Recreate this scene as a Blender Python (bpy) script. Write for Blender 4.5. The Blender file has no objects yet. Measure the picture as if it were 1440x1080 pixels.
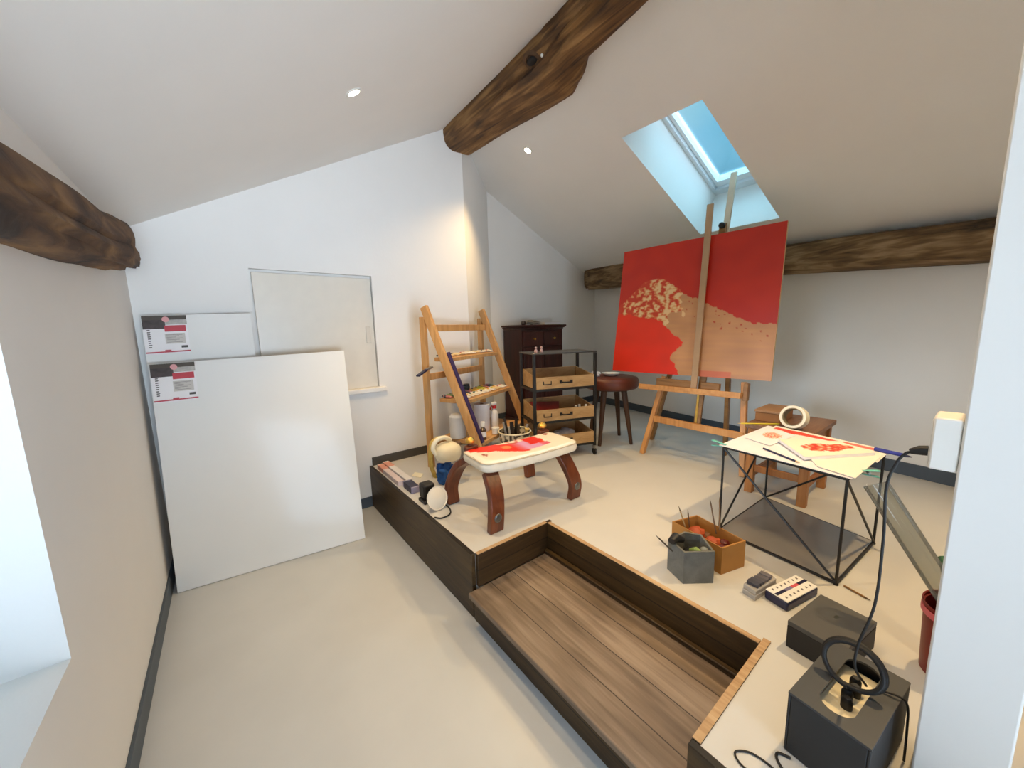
import bpy, math, random
from mathutils import Vector, Matrix, noise
random.seed(7)
SC = bpy.context.scene
COL = SC.collection
PI = math.pi
W = {}                                   # world position of every object's origin

# ------------------------------------------------------------------ materials
def lin(c):
    return tuple((x / 12.92 if x <= .04045 else ((x + .055) / 1.055) ** 2.4) for x in [v / 255 for v in c])
MATS = {}
def new_mat(name):
    m = bpy.data.materials.new(name); m.use_nodes = True
    nt = m.node_tree
    return m, nt, nt.nodes['Principled BSDF']
def plain(name, c, rough=.5, var=.06, scale=12, bump=0, metal=0, coat=0, bscale=None, stretch=(1, 1, 1), spec=.5):
    """a base colour broken up by noise, with optional bump"""
    if name in MATS: return MATS[name]
    m, nt, b = new_mat(name)
    b.inputs['Roughness'].default_value = rough
    b.inputs['Metallic'].default_value = metal
    b.inputs['Specular IOR Level'].default_value = spec
    if coat: b.inputs['Coat Weight'].default_value = coat; b.inputs['Coat Roughness'].default_value = .05
    tc = nt.nodes.new('ShaderNodeTexCoord'); mp = nt.nodes.new('ShaderNodeMapping'); mp.inputs['Scale'].default_value = stretch
    n = nt.nodes.new('ShaderNodeTexNoise'); n.inputs['Scale'].default_value = scale; n.inputs['Detail'].default_value = 5
    nt.links.new(tc.outputs['Object'], mp.inputs[0]); nt.links.new(mp.outputs[0], n.inputs['Vector'])
    r = nt.nodes.new('ShaderNodeValToRGB'); L = lin(c)
    r.color_ramp.elements[0].position = .3; r.color_ramp.elements[1].position = .7
    r.color_ramp.elements[0].color = (*[max(0, v * (1 - var)) for v in L], 1)
    r.color_ramp.elements[1].color = (*[min(1, v * (1 + var)) for v in L], 1)
    nt.links.new(n.outputs['Fac'], r.inputs[0]); nt.links.new(r.outputs[0], b.inputs['Base Color'])
    if bump:
        n2 = nt.nodes.new('ShaderNodeTexNoise'); n2.inputs['Scale'].default_value = bscale or scale * 4; n2.inputs['Detail'].default_value = 4
        nt.links.new(mp.outputs[0], n2.inputs['Vector'])
        bp = nt.nodes.new('ShaderNodeBump'); bp.inputs['Strength'].default_value = bump; bp.inputs['Distance'].default_value = .01
        nt.links.new(n2.outputs['Fac'], bp.inputs['Height']); nt.links.new(bp.outputs[0], b.inputs['Normal'])
    MATS[name] = m; return m
def wood(name, dark, mid, light, axis='x', scale=3., rough=.5, bump=.15, plank=None, stretch=14, ramp=(.33, .5, .66)):
    """grain stretched along an axis; plank = (axis, width) draws board joints"""
    if name in MATS: return MATS[name]
    m, nt, b = new_mat(name); b.inputs['Roughness'].default_value = rough
    tc = nt.nodes.new('ShaderNodeTexCoord'); mp = nt.nodes.new('ShaderNodeMapping')
    s = [stretch, stretch, stretch]; s['xyz'.index(axis)] = 1.
    mp.inputs['Scale'].default_value = s
    nt.links.new(tc.outputs['Object'], mp.inputs[0])
    n = nt.nodes.new('ShaderNodeTexNoise'); n.inputs['Scale'].default_value = scale; n.inputs['Detail'].default_value = 7; n.inputs['Distortion'].default_value = .6
    nt.links.new(mp.outputs[0], n.inputs['Vector'])
    n3 = nt.nodes.new('ShaderNodeTexNoise'); n3.inputs['Scale'].default_value = 2.3
    nt.links.new(tc.outputs['Object'], n3.inputs['Vector'])
    mx = nt.nodes.new('ShaderNodeMath'); mx.operation = 'MULTIPLY_ADD'; mx.inputs[1].default_value = .45
    nt.links.new(n3.outputs['Fac'], mx.inputs[0])
    m2 = nt.nodes.new('ShaderNodeMath'); m2.operation = 'MULTIPLY'; m2.inputs[1].default_value = .55
    nt.links.new(n.outputs['Fac'], m2.inputs[0]); nt.links.new(m2.outputs[0], mx.inputs[2])
    r = nt.nodes.new('ShaderNodeValToRGB'); e = r.color_ramp.elements
    e[0].position = ramp[0]; e[0].color = (*lin(dark), 1); e[1].position = ramp[2]; e[1].color = (*lin(light), 1)
    k = e.new(ramp[1]); k.color = (*lin(mid), 1)
    nt.links.new(mx.outputs[0], r.inputs[0])
    out = r.outputs[0]
    if plank:
        ax, w = plank
        sx = nt.nodes.new('ShaderNodeSeparateXYZ'); nt.links.new(tc.outputs['Object'], sx.inputs[0])
        d = nt.nodes.new('ShaderNodeMath'); d.operation = 'DIVIDE'; d.inputs[1].default_value = w
        nt.links.new(sx.outputs['xyz'.index(ax)], d.inputs[0])
        fr = nt.nodes.new('ShaderNodeMath'); fr.operation = 'FRACT'; nt.links.new(d.outputs[0], fr.inputs[0])
        lt = nt.nodes.new('ShaderNodeMath'); lt.operation = 'LESS_THAN'; lt.inputs[1].default_value = .03; nt.links.new(fr.outputs[0], lt.inputs[0])
        fl = nt.nodes.new('ShaderNodeMath'); fl.operation = 'FLOOR'; nt.links.new(d.outputs[0], fl.inputs[0])
        wn = nt.nodes.new('ShaderNodeTexWhiteNoise'); wn.noise_dimensions = '1D'; nt.links.new(fl.outputs[0], wn.inputs['W'])
        mr = nt.nodes.new('ShaderNodeMapRange'); mr.inputs['To Min'].default_value = .86; mr.inputs['To Max'].default_value = 1.14
        nt.links.new(wn.outputs['Value'], mr.inputs['Value'])
        hm = nt.nodes.new('ShaderNodeMix'); hm.data_type = 'RGBA'; hm.blend_type = 'MULTIPLY'; hm.inputs[0].default_value = 1
        nt.links.new(out, hm.inputs[6]); nt.links.new(mr.outputs[0], hm.inputs[7])
        jm = nt.nodes.new('ShaderNodeMix'); jm.data_type = 'RGBA'; jm.inputs[7].default_value = (*[v * .4 for v in lin(dark)], 1)
        nt.links.new(lt.outputs[0], jm.inputs[0]); nt.links.new(hm.outputs[2], jm.inputs[6]); out = jm.outputs[2]
    nt.links.new(out, b.inputs['Base Color'])
    bp = nt.nodes.new('ShaderNodeBump'); bp.inputs['Strength'].default_value = bump; bp.inputs['Distance'].default_value = .01
    nt.links.new(n.outputs['Fac'], bp.inputs['Height']); nt.links.new(bp.outputs[0], b.inputs['Normal'])
    MATS[name] = m; return m
def vcol(name, rough=.5, coat=0):
    if name in MATS: return MATS[name]
    m, nt, b = new_mat(name); b.inputs['Roughness'].default_value = rough
    if coat: b.inputs['Coat Weight'].default_value = coat
    a = nt.nodes.new('ShaderNodeVertexColor'); a.layer_name = 'Col'
    nt.links.new(a.outputs[0], b.inputs['Base Color']); MATS[name] = m; return m
def glassy(name, tint=(255, 255, 255), refl=.5, opacity=.0, rough=.03):
    """thin clear sheet: tinted transparency, fresnel gloss, a little body colour"""
    if name in MATS: return MATS[name]
    m, nt, b = new_mat(name); nt.nodes.remove(b); o = nt.nodes['Material Output']
    t = nt.nodes.new('ShaderNodeBsdfTransparent'); t.inputs[0].default_value = (*lin(tint), 1)
    d = nt.nodes.new('ShaderNodeBsdfDiffuse'); d.inputs[0].default_value = (*lin(tint), 1)
    g = nt.nodes.new('ShaderNodeBsdfGlossy'); g.inputs['Roughness'].default_value = rough
    f = nt.nodes.new('ShaderNodeFresnel'); f.inputs[0].default_value = 1.45
    k = nt.nodes.new('ShaderNodeMath'); k.operation = 'MULTIPLY'; k.inputs[1].default_value = refl; nt.links.new(f.outputs[0], k.inputs[0])
    a = nt.nodes.new('ShaderNodeMixShader'); a.inputs[0].default_value = opacity
    nt.links.new(t.outputs[0], a.inputs[1]); nt.links.new(d.outputs[0], a.inputs[2])
    x = nt.nodes.new('ShaderNodeMixShader'); nt.links.new(k.outputs[0], x.inputs[0]); nt.links.new(a.outputs[0], x.inputs[1]); nt.links.new(g.outputs[0], x.inputs[2])
    nt.links.new(x.outputs[0], o.inputs[0]); MATS[name] = m; return m
def emit(name, c, s):
    if name in MATS: return MATS[name]
    m, nt, b = new_mat(name); b.inputs['Emission Color'].default_value = (*c, 1); b.inputs['Emission Strength'].default_value = s
    MATS[name] = m; return m

# ------------------------------------------------------------------ mesh building
class MB:
    def __init__(s): s.v = []; s.f = []; s.c = None
    def add(s, vs, fs):
        n = len(s.v); s.v += [Vector(p) for p in vs]; s.f += [tuple(n + i for i in f) for f in fs]; return s
    def hexa(s, p):       # 8 corners: bottom ring 0-3, top ring 4-7
        return s.add(p, [(3, 2, 1, 0), (4, 5, 6, 7), (0, 1, 5, 4), (1, 2, 6, 5), (2, 3, 7, 6), (3, 0, 4, 7)])
    def box(s, x0, x1, y0, y1, z0, z1):
        return s.hexa([(x0, y0, z0), (x1, y0, z0), (x1, y1, z0), (x0, y1, z0), (x0, y0, z1), (x1, y0, z1), (x1, y1, z1), (x0, y1, z1)])
    def obox(s, c, u, v, w):   # oriented box: centre and three half-vectors
        c, u, v, w = map(Vector, (c, u, v, w))
        return s.hexa([c - u - v - w, c + u - v - w, c + u + v - w, c - u + v - w, c - u - v + w, c + u - v + w, c + u + v + w, c - u + v + w])
    def plate(s, q, t):        # quad given as 4 points, thickened by vector t
        q = [Vector(p) for p in q]; t = Vector(t)
        return s.hexa(q + [p + t for p in q])
    def bar(s, a, b, w, h, up=(0, 0, 1)):   # straight rectangular bar from a to b
        a, b = Vector(a), Vector(b); d = (b - a).normalized(); up = Vector(up)
        r = d.cross(up)
        if r.length < 1e-4: r = d.cross(Vector((1, 0, 0)))
        r.normalize(); q = r.cross(d).normalized()
        r *= w / 2; q *= h / 2
        return s.hexa([a - r - q, a + r - q, a + r + q, a - r + q, b - r - q, b + r - q, b + r + q, b - r + q])
    def poly(s, pts, t):       # extruded polygon (n-gon caps)
        pts = [Vector(p) for p in pts]; t = Vector(t); n = len(pts)
        return s.add(pts + [p + t for p in pts], [tuple(range(n))[::-1], tuple(range(n, 2 * n))] + [(i, (i + 1) % n, n + (i + 1) % n, n + i) for i in range(n)])
    def tube(s, pts, rad, seg=10, caps=True, jitter=0, flat=None):
        pts = [Vector(p) for p in pts]; n = len(pts)
        if not hasattr(rad, '__len__'): rad = [rad] * n
        up = Vector((0, 0, 1)); vs = []; prev = None
        for i, p in enumerate(pts):
            d = (pts[min(i + 1, n - 1)] - pts[max(i - 1, 0)]).normalized()
            if prev is None:
                r = d.cross(up) if abs(d.z) < .95 else d.cross(Vector((1, 0, 0)))
            else: r = prev - d * prev.dot(d)
            r.normalize(); prev = r; q = r.cross(d)
            for k in range(seg):
                a = 2 * PI * k / seg; R = rad[i]
                if jitter: R *= 1 + jitter * noise.noise(p * 3 + Vector((math.cos(a), math.sin(a), 0)) * 1.5)
                vs.append(p + (r * math.cos(a) + q * math.sin(a) * (flat or 1)) * R)
        fs = [(i * seg + k, i * seg + (k + 1) % seg, (i + 1) * seg + (k + 1) % seg, (i + 1) * seg + k) for i in range(n - 1) for k in range(seg)]
        if caps: fs += [tuple(range(seg))[::-1], tuple((n - 1) * seg + k for k in range(seg))]
        return s.add(vs, fs)
    def lathe(s, prof, c=(0, 0, 0), seg=24, axis=(0, 0, 1), caps=True):   # profile of (radius, height)
        c = Vector(c); ax = Vector(axis).normalized()
        r = ax.orthogonal().normalized(); q = ax.cross(r)
        vs = [c + ax * h + (r * math.cos(2 * PI * k / seg) + q * math.sin(2 * PI * k / seg)) * R for R, h in prof for k in range(seg)]
        n = len(prof)
        fs = [(i * seg + k, i * seg + (k + 1) % seg, (i + 1) * seg + (k + 1) % seg, (i + 1) * seg + k) for i in range(n - 1) for k in range(seg)]
        if caps: fs += [tuple(range(seg))[::-1], tuple((n - 1) * seg + k for k in range(seg))]
        return s.add(vs, fs)
    def ball(s, c, r, seg=14, rings=8, sq=(1, 1, 1), lump=0):
        c = Vector(c); vs = []; fs = []
        for i in range(rings + 1):
            t = PI * i / rings
            for k in range(seg):
                a = 2 * PI * k / seg
                d = Vector((math.sin(t) * math.cos(a), math.sin(t) * math.sin(a), math.cos(t)))
                R = r * (1 + lump * noise.noise(d * 2.2 + c * 5))
                vs.append(c + Vector((d.x * sq[0], d.y * sq[1], d.z * sq[2])) * R)
        fs = [(i * seg + k, (i + 1) * seg + k, (i + 1) * seg + (k + 1) % seg, i * seg + (k + 1) % seg) for i in range(rings) for k in range(seg)]
        return s.add(vs, fs)
    def grid(s, fn, nu, nv, colfn=None):
        n = len(s.v)
        for j in range(nv + 1):
            for i in range(nu + 1): s.v.append(Vector(fn(i / nu, j / nv)))
        s.f += [(n + j * (nu + 1) + i, n + j * (nu + 1) + i + 1, n + (j + 1) * (nu + 1) + i + 1, n + (j + 1) * (nu + 1) + i) for j in range(nv) for i in range(nu)]
        if colfn: s.c = [lin(colfn(i / nu, j / nv)) for j in range(nv + 1) for i in range(nu + 1)]
        return s

def obj(name, mb, mat, parent=None, bevel=0, smooth=35, origin=None, seg=2):
    me = bpy.data.meshes.new(name)
    lo = Vector([min(v[i] for v in mb.v) for i in range(3)]); hi = Vector([max(v[i] for v in mb.v) for i in range(3)])
    c = Vector(origin) if origin else (lo + hi) / 2
    me.from_pydata([v - c for v in mb.v], [], mb.f)
    me.validate(); me.update()
    if mb.c:
        ca = me.color_attributes.new('Col', 'FLOAT_COLOR', 'POINT')
        for i, k in enumerate(mb.c): ca.data[i].color = (*k, 1)
    import bmesh
    bm = bmesh.new(); bm.from_mesh(me); bmesh.ops.recalc_face_normals(bm, faces=bm.faces); bm.to_mesh(me); bm.free()
    if smooth:
        for p in me.polygons: p.use_smooth = True
        me.set_sharp_from_angle(angle=math.radians(smooth))
    me.materials.append(mat)
    o = bpy.data.objects.new(name, me); COL.objects.link(o)
    W[o.name] = c
    if parent:
        o.parent = parent; o.location = c - W[parent.name]
    else: o.location = c
    if bevel:
        b = o.modifiers.new('edge', 'BEVEL'); b.width = bevel; b.segments = seg; b.limit_method = 'ANGLE'; b.angle_limit = math.radians(40)
    return o
def thing(name, label, cat, loc, group=None):
    o = bpy.data.objects.new(name, None); COL.objects.link(o); o.location = loc; o.empty_display_size = .05
    W[o.name] = Vector(loc)
    o['label'] = label; o['category'] = cat
    if group: o['group'] = group
    return o
def tag(o, label, cat, group=None):
    o['label'] = label; o['category'] = cat
    if group: o['group'] = group
    return o
def struct(o, label, cat):
    o['kind'] = 'structure'; o['label'] = label; o['category'] = cat; return o
def lerp(a, b, t): return Vector(a) * (1 - t) + Vector(b) * t
def curve(pts, n=8):            # Catmull-Rom through points
    P = [Vector(p) for p in pts]; P = [P[0] * 2 - P[1]] + P + [P[-1] * 2 - P[-2]]; out = []
    for i in range(1, len(P) - 2):
        a, b, c, d = P[i - 1:i + 3]
        for k in range(n):
            t = k / n
            out.append(.5 * ((2 * b) + (c - a) * t + (2 * a - 5 * b + 4 * c - d) * t * t + (3 * b - a - 3 * c + d) * t ** 3))
    out.append(P[-2]); return out

# ------------------------------------------------------------------ palette
WALL = plain('white_plaster', (238, 236, 231), .85, .012, 3, .06, bscale=60)
FLOOR = plain('grey_screed', (198, 200, 199), .34, .05, 2.2, .03, bscale=40)
PLAT = plain('pale_screed', (208, 207, 203), .40, .04, 2.6, .03, bscale=40)
BASEB = plain('slate_blue_paint', (74, 84, 94), .5, .05)
RISER_Y = wood('stained_boards_long', (42, 28, 10), (66, 47, 20), (86, 65, 32), 'y', 3, .5, .15, ('z', .18))
RISER_X = wood('stained_boards_cross', (40, 26, 9), (62, 43, 18), (82, 61, 29), 'x', 3, .5, .15, ('z', .18))
STEP = wood('stained_deck', (92, 75, 58), (130, 111, 93), (158, 139, 120), 'y', 2.6, .45, .22, ('x', .142))
BEAM = wood('old_oak', (52, 33, 17), (112, 78, 42), (166, 126, 76), 'y', 1.7, .75, 1.0, stretch=15, ramp=(.37, .50, .64))
BEAM2 = wood('old_oak_grey', (58, 43, 27), (118, 92, 60), (166, 140, 104), 'y', 2.2, .8, 1.0, stretch=14, ramp=(.37, .50, .64))
BEAM3 = wood('old_oak_dark', (44, 28, 16), (84, 57, 34), (132, 98, 58), 'y', 4.2, .85, 1.2, stretch=3.2, ramp=(.40, .49, .62))
OAK = wood('honey_beech', (170, 124, 72), (196, 148, 92), (214, 168, 110), 'z', 2, .5, .06)
EASELW = wood('oiled_beech', (176, 118, 62), (204, 144, 82), (220, 164, 102), 'z', 2, .45, .06)
EASELD = wood('worn_beech', (120, 84, 44), (150, 108, 60), (168, 124, 74), 'y', 2, .5, .06)
STOOLW = wood('orange_pine', (132, 78, 34), (164, 104, 48), (184, 124, 66), 'z', 2, .45, .06)
STOOLT = wood('brown_slab', (98, 66, 46), (126, 90, 66), (146, 108, 82), 'x', 2, .55, .06)
CAB = wood('mahogany', (36, 11, 9), (56, 19, 15), (72, 28, 20), 'z', 2, .4, .05)
BENCHW = wood('camel_leg_wood', (64, 28, 12), (104, 50, 24), (130, 68, 34), 'z', 2, .35, .1)
CRATE = wood('crate_ply', (158, 120, 74), (184, 146, 96), (200, 164, 114), 'x', 2, .6, .06)
LEATHER = plain('brown_leather', (104, 48, 28), .4, .18, 8, .1)
DLEG = wood('walnut_leg', (50, 30, 17), (78, 50, 30), (96, 66, 42), 'z', 2, .5, .05)
BLACKM = plain('black_metal', (24, 23, 22), .45, .1)
BLACKP = plain('black_plastic', (26, 26, 27), .5, .1)
SOFTBK = plain('charcoal_plastic', (44, 45, 46), .62, .06)
RUBBER = plain('black_rubber', (22, 22, 22), .6, .08)
WHITEP = plain('white_plastic', (236, 234, 228), .35, .02)
CREAM = plain('cream_plastic', (240, 228, 196), .45, .04)
GLOSS = plain('film_wrapped_white', (238, 238, 234), .14, .015, 2, spec=.35)
PAPER = plain('white_paper', (240, 238, 238), .8, .02)
BRASS = plain('brass', (206, 164, 78), .3, .1, metal=.8)
STEEL = plain('steel', (170, 172, 172), .3, .08, metal=.9)
NAVY = plain('navy_plastic', (34, 34, 66), .4, .08)
BLUE = plain('blue_plastic', (46, 56, 150), .45, .08)
TEAL = plain('teal_plastic', (104, 186, 172), .4, .06)
RED = plain('red_plastic', (190, 30, 30), .4, .08)
YEL = plain('yellow_paint', (226, 204, 60), .5, .06)

# ------------------------------------------------------------------ room shell
def rwx(y): return 4.39 - (3.03 - y) * .1839          # inner face of the right wall
def zl(x): return 2.357 + .53 * x                     # left slope
def zr(x, y): return 3.929 - .48 * x + .11 * y        # right slope
YN, XL = -1.7, -.41
struct(obj('floor', MB().box(-.9, 4.8, YN - .2, 4.0, -.15, 0), FLOOR, smooth=0), 'grey painted concrete floor in front of the raised platform', 'floor')
P = .36
struct(obj('floor_platform', MB().poly([(.91, 3.25, .001), (.91, 1.53, .001), (1.42, 1.53, .001), (1.42, .40, .001), (.91, .40, .001), (.91, YN - .1, .001), (4.7, YN - .1, .001), (4.7, 3.9, .001), (2.2, 3.9, .001), (2.2, 3.25, .001)][::-1], (0, 0, P - .001)), PLAT, smooth=0),
       'pale raised platform carrying the easel and tables', 'platform')
struct(obj('trim_1', MB().box(.887, .911, 1.528, 3.2, 0, P + .003), RISER_Y, bevel=.003), 'long dark stained riser board along the platform edge', 'riser')
struct(obj('trim_2', MB().box(.9115, 1.44, 1.506, 1.53, .18, P + .003), RISER_X, bevel=.003), 'short dark riser board at the far end of the step recess', 'riser')
struct(obj('trim_3', MB().box(1.398, 1.422, .402, 1.505, .18, P + .003), RISER_Y, bevel=.003), 'dark riser board along the back of the step recess', 'riser')
struct(obj('trim_4', MB().box(.9115, 1.44, .378, .402, .18, P + .003), RISER_X, bevel=.003), 'board edging the platform lip nearest the black cable box', 'riser')
struct(obj('trim_5', MB().box(.887, .911, YN, .402, 0, P + .003), RISER_Y, bevel=.003), 'riser board below the near platform corner', 'riser')
EDGE = wood('tan_edge', (150, 116, 78), (186, 152, 112), (206, 178, 140), 'y', 4, .6, .1)  # pale tan strips along the top edges of three riser boards
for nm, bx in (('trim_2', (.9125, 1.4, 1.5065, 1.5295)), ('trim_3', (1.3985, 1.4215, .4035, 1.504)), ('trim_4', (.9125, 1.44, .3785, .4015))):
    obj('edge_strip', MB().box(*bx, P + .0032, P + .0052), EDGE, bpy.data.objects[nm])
st = thing('floor_step', 'broad dark wooden step let into the platform recess', 'step', (1.13, .95, 0))
st['kind'] = 'structure'
obj('tread', MB().box(.847, 1.397, .403, 1.505, .152, .18), STEP, st, bevel=.004)
obj('step_riser', MB().box(.886, .908, .403, 1.52, 0, .151), RISER_Y, st, bevel=.002)
obj('ledge_strip', MB().box(1.372, 1.397, .403, 1.505, .1805, .205), RISER_Y, st, bevel=.004)

# left wall with the deep window opening
WY0, WY1, WZ0, WZ1 = .42, 1.42, .665, 1.66
wl = MB()
wl.box(-.86, XL, WY1, 3.35, -.1, 2.14); wl.box(-.86, XL, YN - .2, WY0, -.1, 2.14)
wl.box(-.86, XL, WY0, WY1, -.1, WZ0); wl.box(-.86, XL, WY0, WY1, WZ1, 2.14)
struct(obj('wall_left', wl, WALL, smooth=0), 'low white plaster wall with a deep window opening', 'wall')
w1 = thing('window_1', 'small daylight window set deep in the left wall', 'window', (-.8, .92, WZ0)); w1['kind'] = 'structure'
fr = MB(); x0, x1 = -.82, -.77
fr.box(x0, x1, WY0, WY1, WZ0, WZ0 + .05); fr.box(x0, x1, WY0, WY1, WZ1 - .05, WZ1)
fr.box(x0, x1, WY0, WY0 + .05, WZ0 + .05, WZ1 - .05); fr.box(x0, x1, WY1 - .05, WY1, WZ0 + .05, WZ1 - .05); fr.box(x0, x1, .895, .945, WZ0 + .05, WZ1 - .05)
obj('window_frame', fr, WHITEP, w1)
PANE = glassy('window_glass', (250, 253, 255), .5)
obj('pane', MB().box(-.798, -.792, WY0 + .05, WY1 - .05, WZ0 + .05, WZ1 - .05), PANE, w1)

# gable wall: left part with the closed hatch, splayed pier, recessed right part
HX0, HX1, HZ0, HZ1 = .195, 1.03, 1.045, 1.97
wb = MB(); yb = 3.2
wb.box(-.5, HX0, yb, yb + .35, -.1, 3.7); wb.box(HX1, 1.95, yb, yb + .35, -.1, 3.7)
wb.box(HX0, HX1, yb, yb + .35, -.1, HZ0); wb.box(HX0, HX1, yb, yb + .35, HZ1, 3.7)
struct(obj('wall_back', wb, WALL, smooth=0), 'white gable wall behind the leaning white boards', 'wall')
struct(obj('wall_back_splay', MB().poly([(1.951, 3.2, 0), (2.6, 3.75, 0), (2.6, 4.1, 0), (1.951, 4.1, 0)], (0, 0, 3.7)), WALL, smooth=0), 'splayed white wall face lit warm beside the ladder shelf', 'wall')
struct(obj('wall_back_recess', MB().box(2.601, 4.75, 3.75, 4.1, 0, 3.6), WALL, smooth=0), 'white recessed gable wall behind the dark red cabinet', 'wall')
w2 = thing('window_2', 'white closed shutter panel recessed in the gable wall', 'window', (.61, yb, HZ0)); w2['kind'] = 'structure'
obj('shutter', MB().box(HX0 + .012, HX1 - .006, yb + .02, yb + .045, HZ0, HZ1 - .02), plain('shutter_white', (228, 221, 207), .3, .02), w2, bevel=.004)
obj('lining', MB().box(HX0, HX1, yb + .047, yb + .06, HZ0, HZ1), WALL, w2)
obj('sill', MB().box(HX0 - .03, HX1 + .05, yb - .035, yb + .02, HZ0 - .04, HZ0 - .001), WALL, w2, bevel=.006)
obj('pull', MB().box(HX1 - .075, HX1 - .035, yb + .012, yb + .022, 1.42, 1.56), plain('shutter_pull', (216, 209, 196), .35, .02), w2, bevel=.004)

# right wall, near wall and near pillar
struct(obj('wall_right', MB().poly([(rwx(YN - .2), YN - .2, 0), (rwx(4.0), 4.0, 0), (rwx(4.0) + .3, 4.0, 0), (rwx(YN - .2) + .3, YN - .2, 0)], (0, 0, 2.5)), WALL, smooth=0), 'low white wall under the right slope behind the easel', 'wall')
NX0, NX1, NZ0, NZ1 = -.36, .84, .10, 2.05
wn_ = MB(); wn_.box(-.9, NX0, YN - .2, YN, 0, 3.6); wn_.box(NX1, 4.4, YN - .2, YN, 0, 3.6); wn_.box(NX0, NX1, YN - .2, YN, 0, NZ0); wn_.box(NX0, NX1, YN - .2, YN, NZ1, 3.6)
struct(obj('wall_near', wn_, WALL, smooth=0), 'white wall behind the viewer', 'wall')
w4 = thing('window_fill', 'wide window added behind the viewer for fill daylight', 'window', (.9, YN, NZ0)); w4['kind'] = 'structure'  # unseen window, added to bring more daylight into the room
fr = MB(); ya, yb_ = YN - .12, YN - .06
fr.box(NX0, NX1, ya, yb_, NZ0, NZ0 + .06); fr.box(NX0, NX1, ya, yb_, NZ1 - .06, NZ1)
for xa in (NX0, .0, .42, NX1 - .06): fr.box(xa, xa + .06, ya, yb_, NZ0 + .06, NZ1 - .06)
obj('window_frame', fr, WHITEP, w4)
obj('pane', MB().box(NX0 + .05, NX1 - .05, YN - .093, YN - .087, NZ0 + .05, NZ1 - .05), PANE, w4)
struct(obj('wall_pillar', MB().box(1.2, 1.36, -.115, .016, P, 3.0), WALL, bevel=.004), 'white plaster pillar at the near right of the platform', 'pillar')

# ceiling slopes (right one with the skylight shaft)
nl = Vector((-.53, 0, 1)).normalized() * .25
ce = MB()
def LP(x, y): return (x, y, zl(x))
ridge = lambda y: (1.572 - -.11 * y) / 1.01
ce.plate([LP(-.7, YN - .2), LP(ridge(YN - .2), YN - .2), LP(ridge(4.0), 4.0), LP(-.7, 4.0)], nl)
struct(obj('ceiling_left', ce, WALL, smooth=0), 'white plaster slope over the leaning boards', 'ceiling')
nr = Vector((.48, -.11, 1)).normalized()
A, B, Cc, D = [Vector((x, y, zr(x, y))) for x, y in ((2.545, 1.86), (2.49, 1.235), (3.60, 1.125), (3.695, 1.795))]
cr = MB(); dep = .45
def RP(x, y): return Vector((x, y, zr(x, y)))
o1, o2, o3, o4 = RP(ridge(YN - .2), YN - .2), RP(ridge(4.0), 4.0), RP(4.9, 4.0), RP(4.9, YN - .2)
for q in ([o1, B, A, o2], [o2, A, D, o3], [o3, D, Cc, o4], [o4, Cc, B, o1]): cr.plate(q, nr * dep)
struct(obj('ceiling_right', cr, WALL, smooth=0), 'white plaster slope with the skylight opening', 'ceiling')
w3 = thing('window_3', 'bright blue skylight in the right ceiling slope', 'window', (A + Cc) / 2 + nr * dep); w3['kind'] = 'structure'
ctr = (A + B + Cc + D) / 4
def ins(p, k, d): q = ctr + (p - ctr) * k; return q + nr * d
def ring(mb, ka, kb, d, t):
    Q = [A, B, Cc, D]
    for i in range(4):
        a, b = Q[i], Q[(i + 1) % 4]
        mb.plate([ins(a, ka, d), ins(b, ka, d), ins(b, kb, d), ins(a, kb, d)], nr * t)
    return mb
obj('window_frame', ring(MB(), 1.02, .90, dep - .04, .09), plain('frame_white', (232, 236, 240), .4, .02), w3)
obj('sash', ring(MB(), .895, .80, dep - .01, .07), plain('sash_white', (246, 247, 248), .35, .02), w3)
obj('pane', MB().plate([ins(p, .81, dep + .03) for p in (A, B, Cc, D)], nr * .006), PANE, w3)

# baseboards
struct(obj('baseboard_left', MB().box(XL, XL + .012, YN, 3.2, 0, .095), BASEB, bevel=.002), 'slate blue baseboard along the left wall', 'baseboard')
struct(obj('baseboard_back', MB().box(-.4, .886, yb - .012, yb, 0, .09), BASEB, bevel=.002), 'dark baseboard below the gable wall at floor level', 'baseboard')
struct(obj('baseboard_platform', MB().box(.912, 1.945, yb - .012, yb, P, P + .075), plain('baseboard_dark', (72, 68, 62), .5, .05), bevel=.002), 'dark baseboard behind the books on the platform', 'baseboard')
bd = Vector((.1839, 1, 0)).normalized(); bn = Vector((-1, .1839, 0)).normalized() * .012
struct(obj('baseboard_right', MB().plate([(rwx(YN), YN, P), (rwx(3.74), 3.74, P), (rwx(3.74), 3.74, P + .095), (rwx(YN), YN, P + .095)], bn), BASEB), 'slate blue baseboard along the right wall', 'baseboard')
struct(obj('baseboard_recess', MB().box(2.61, 4.5, 3.738, 3.75, P, P + .09), BASEB), 'slate blue baseboard behind the dark red cabinet', 'baseboard')

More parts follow.
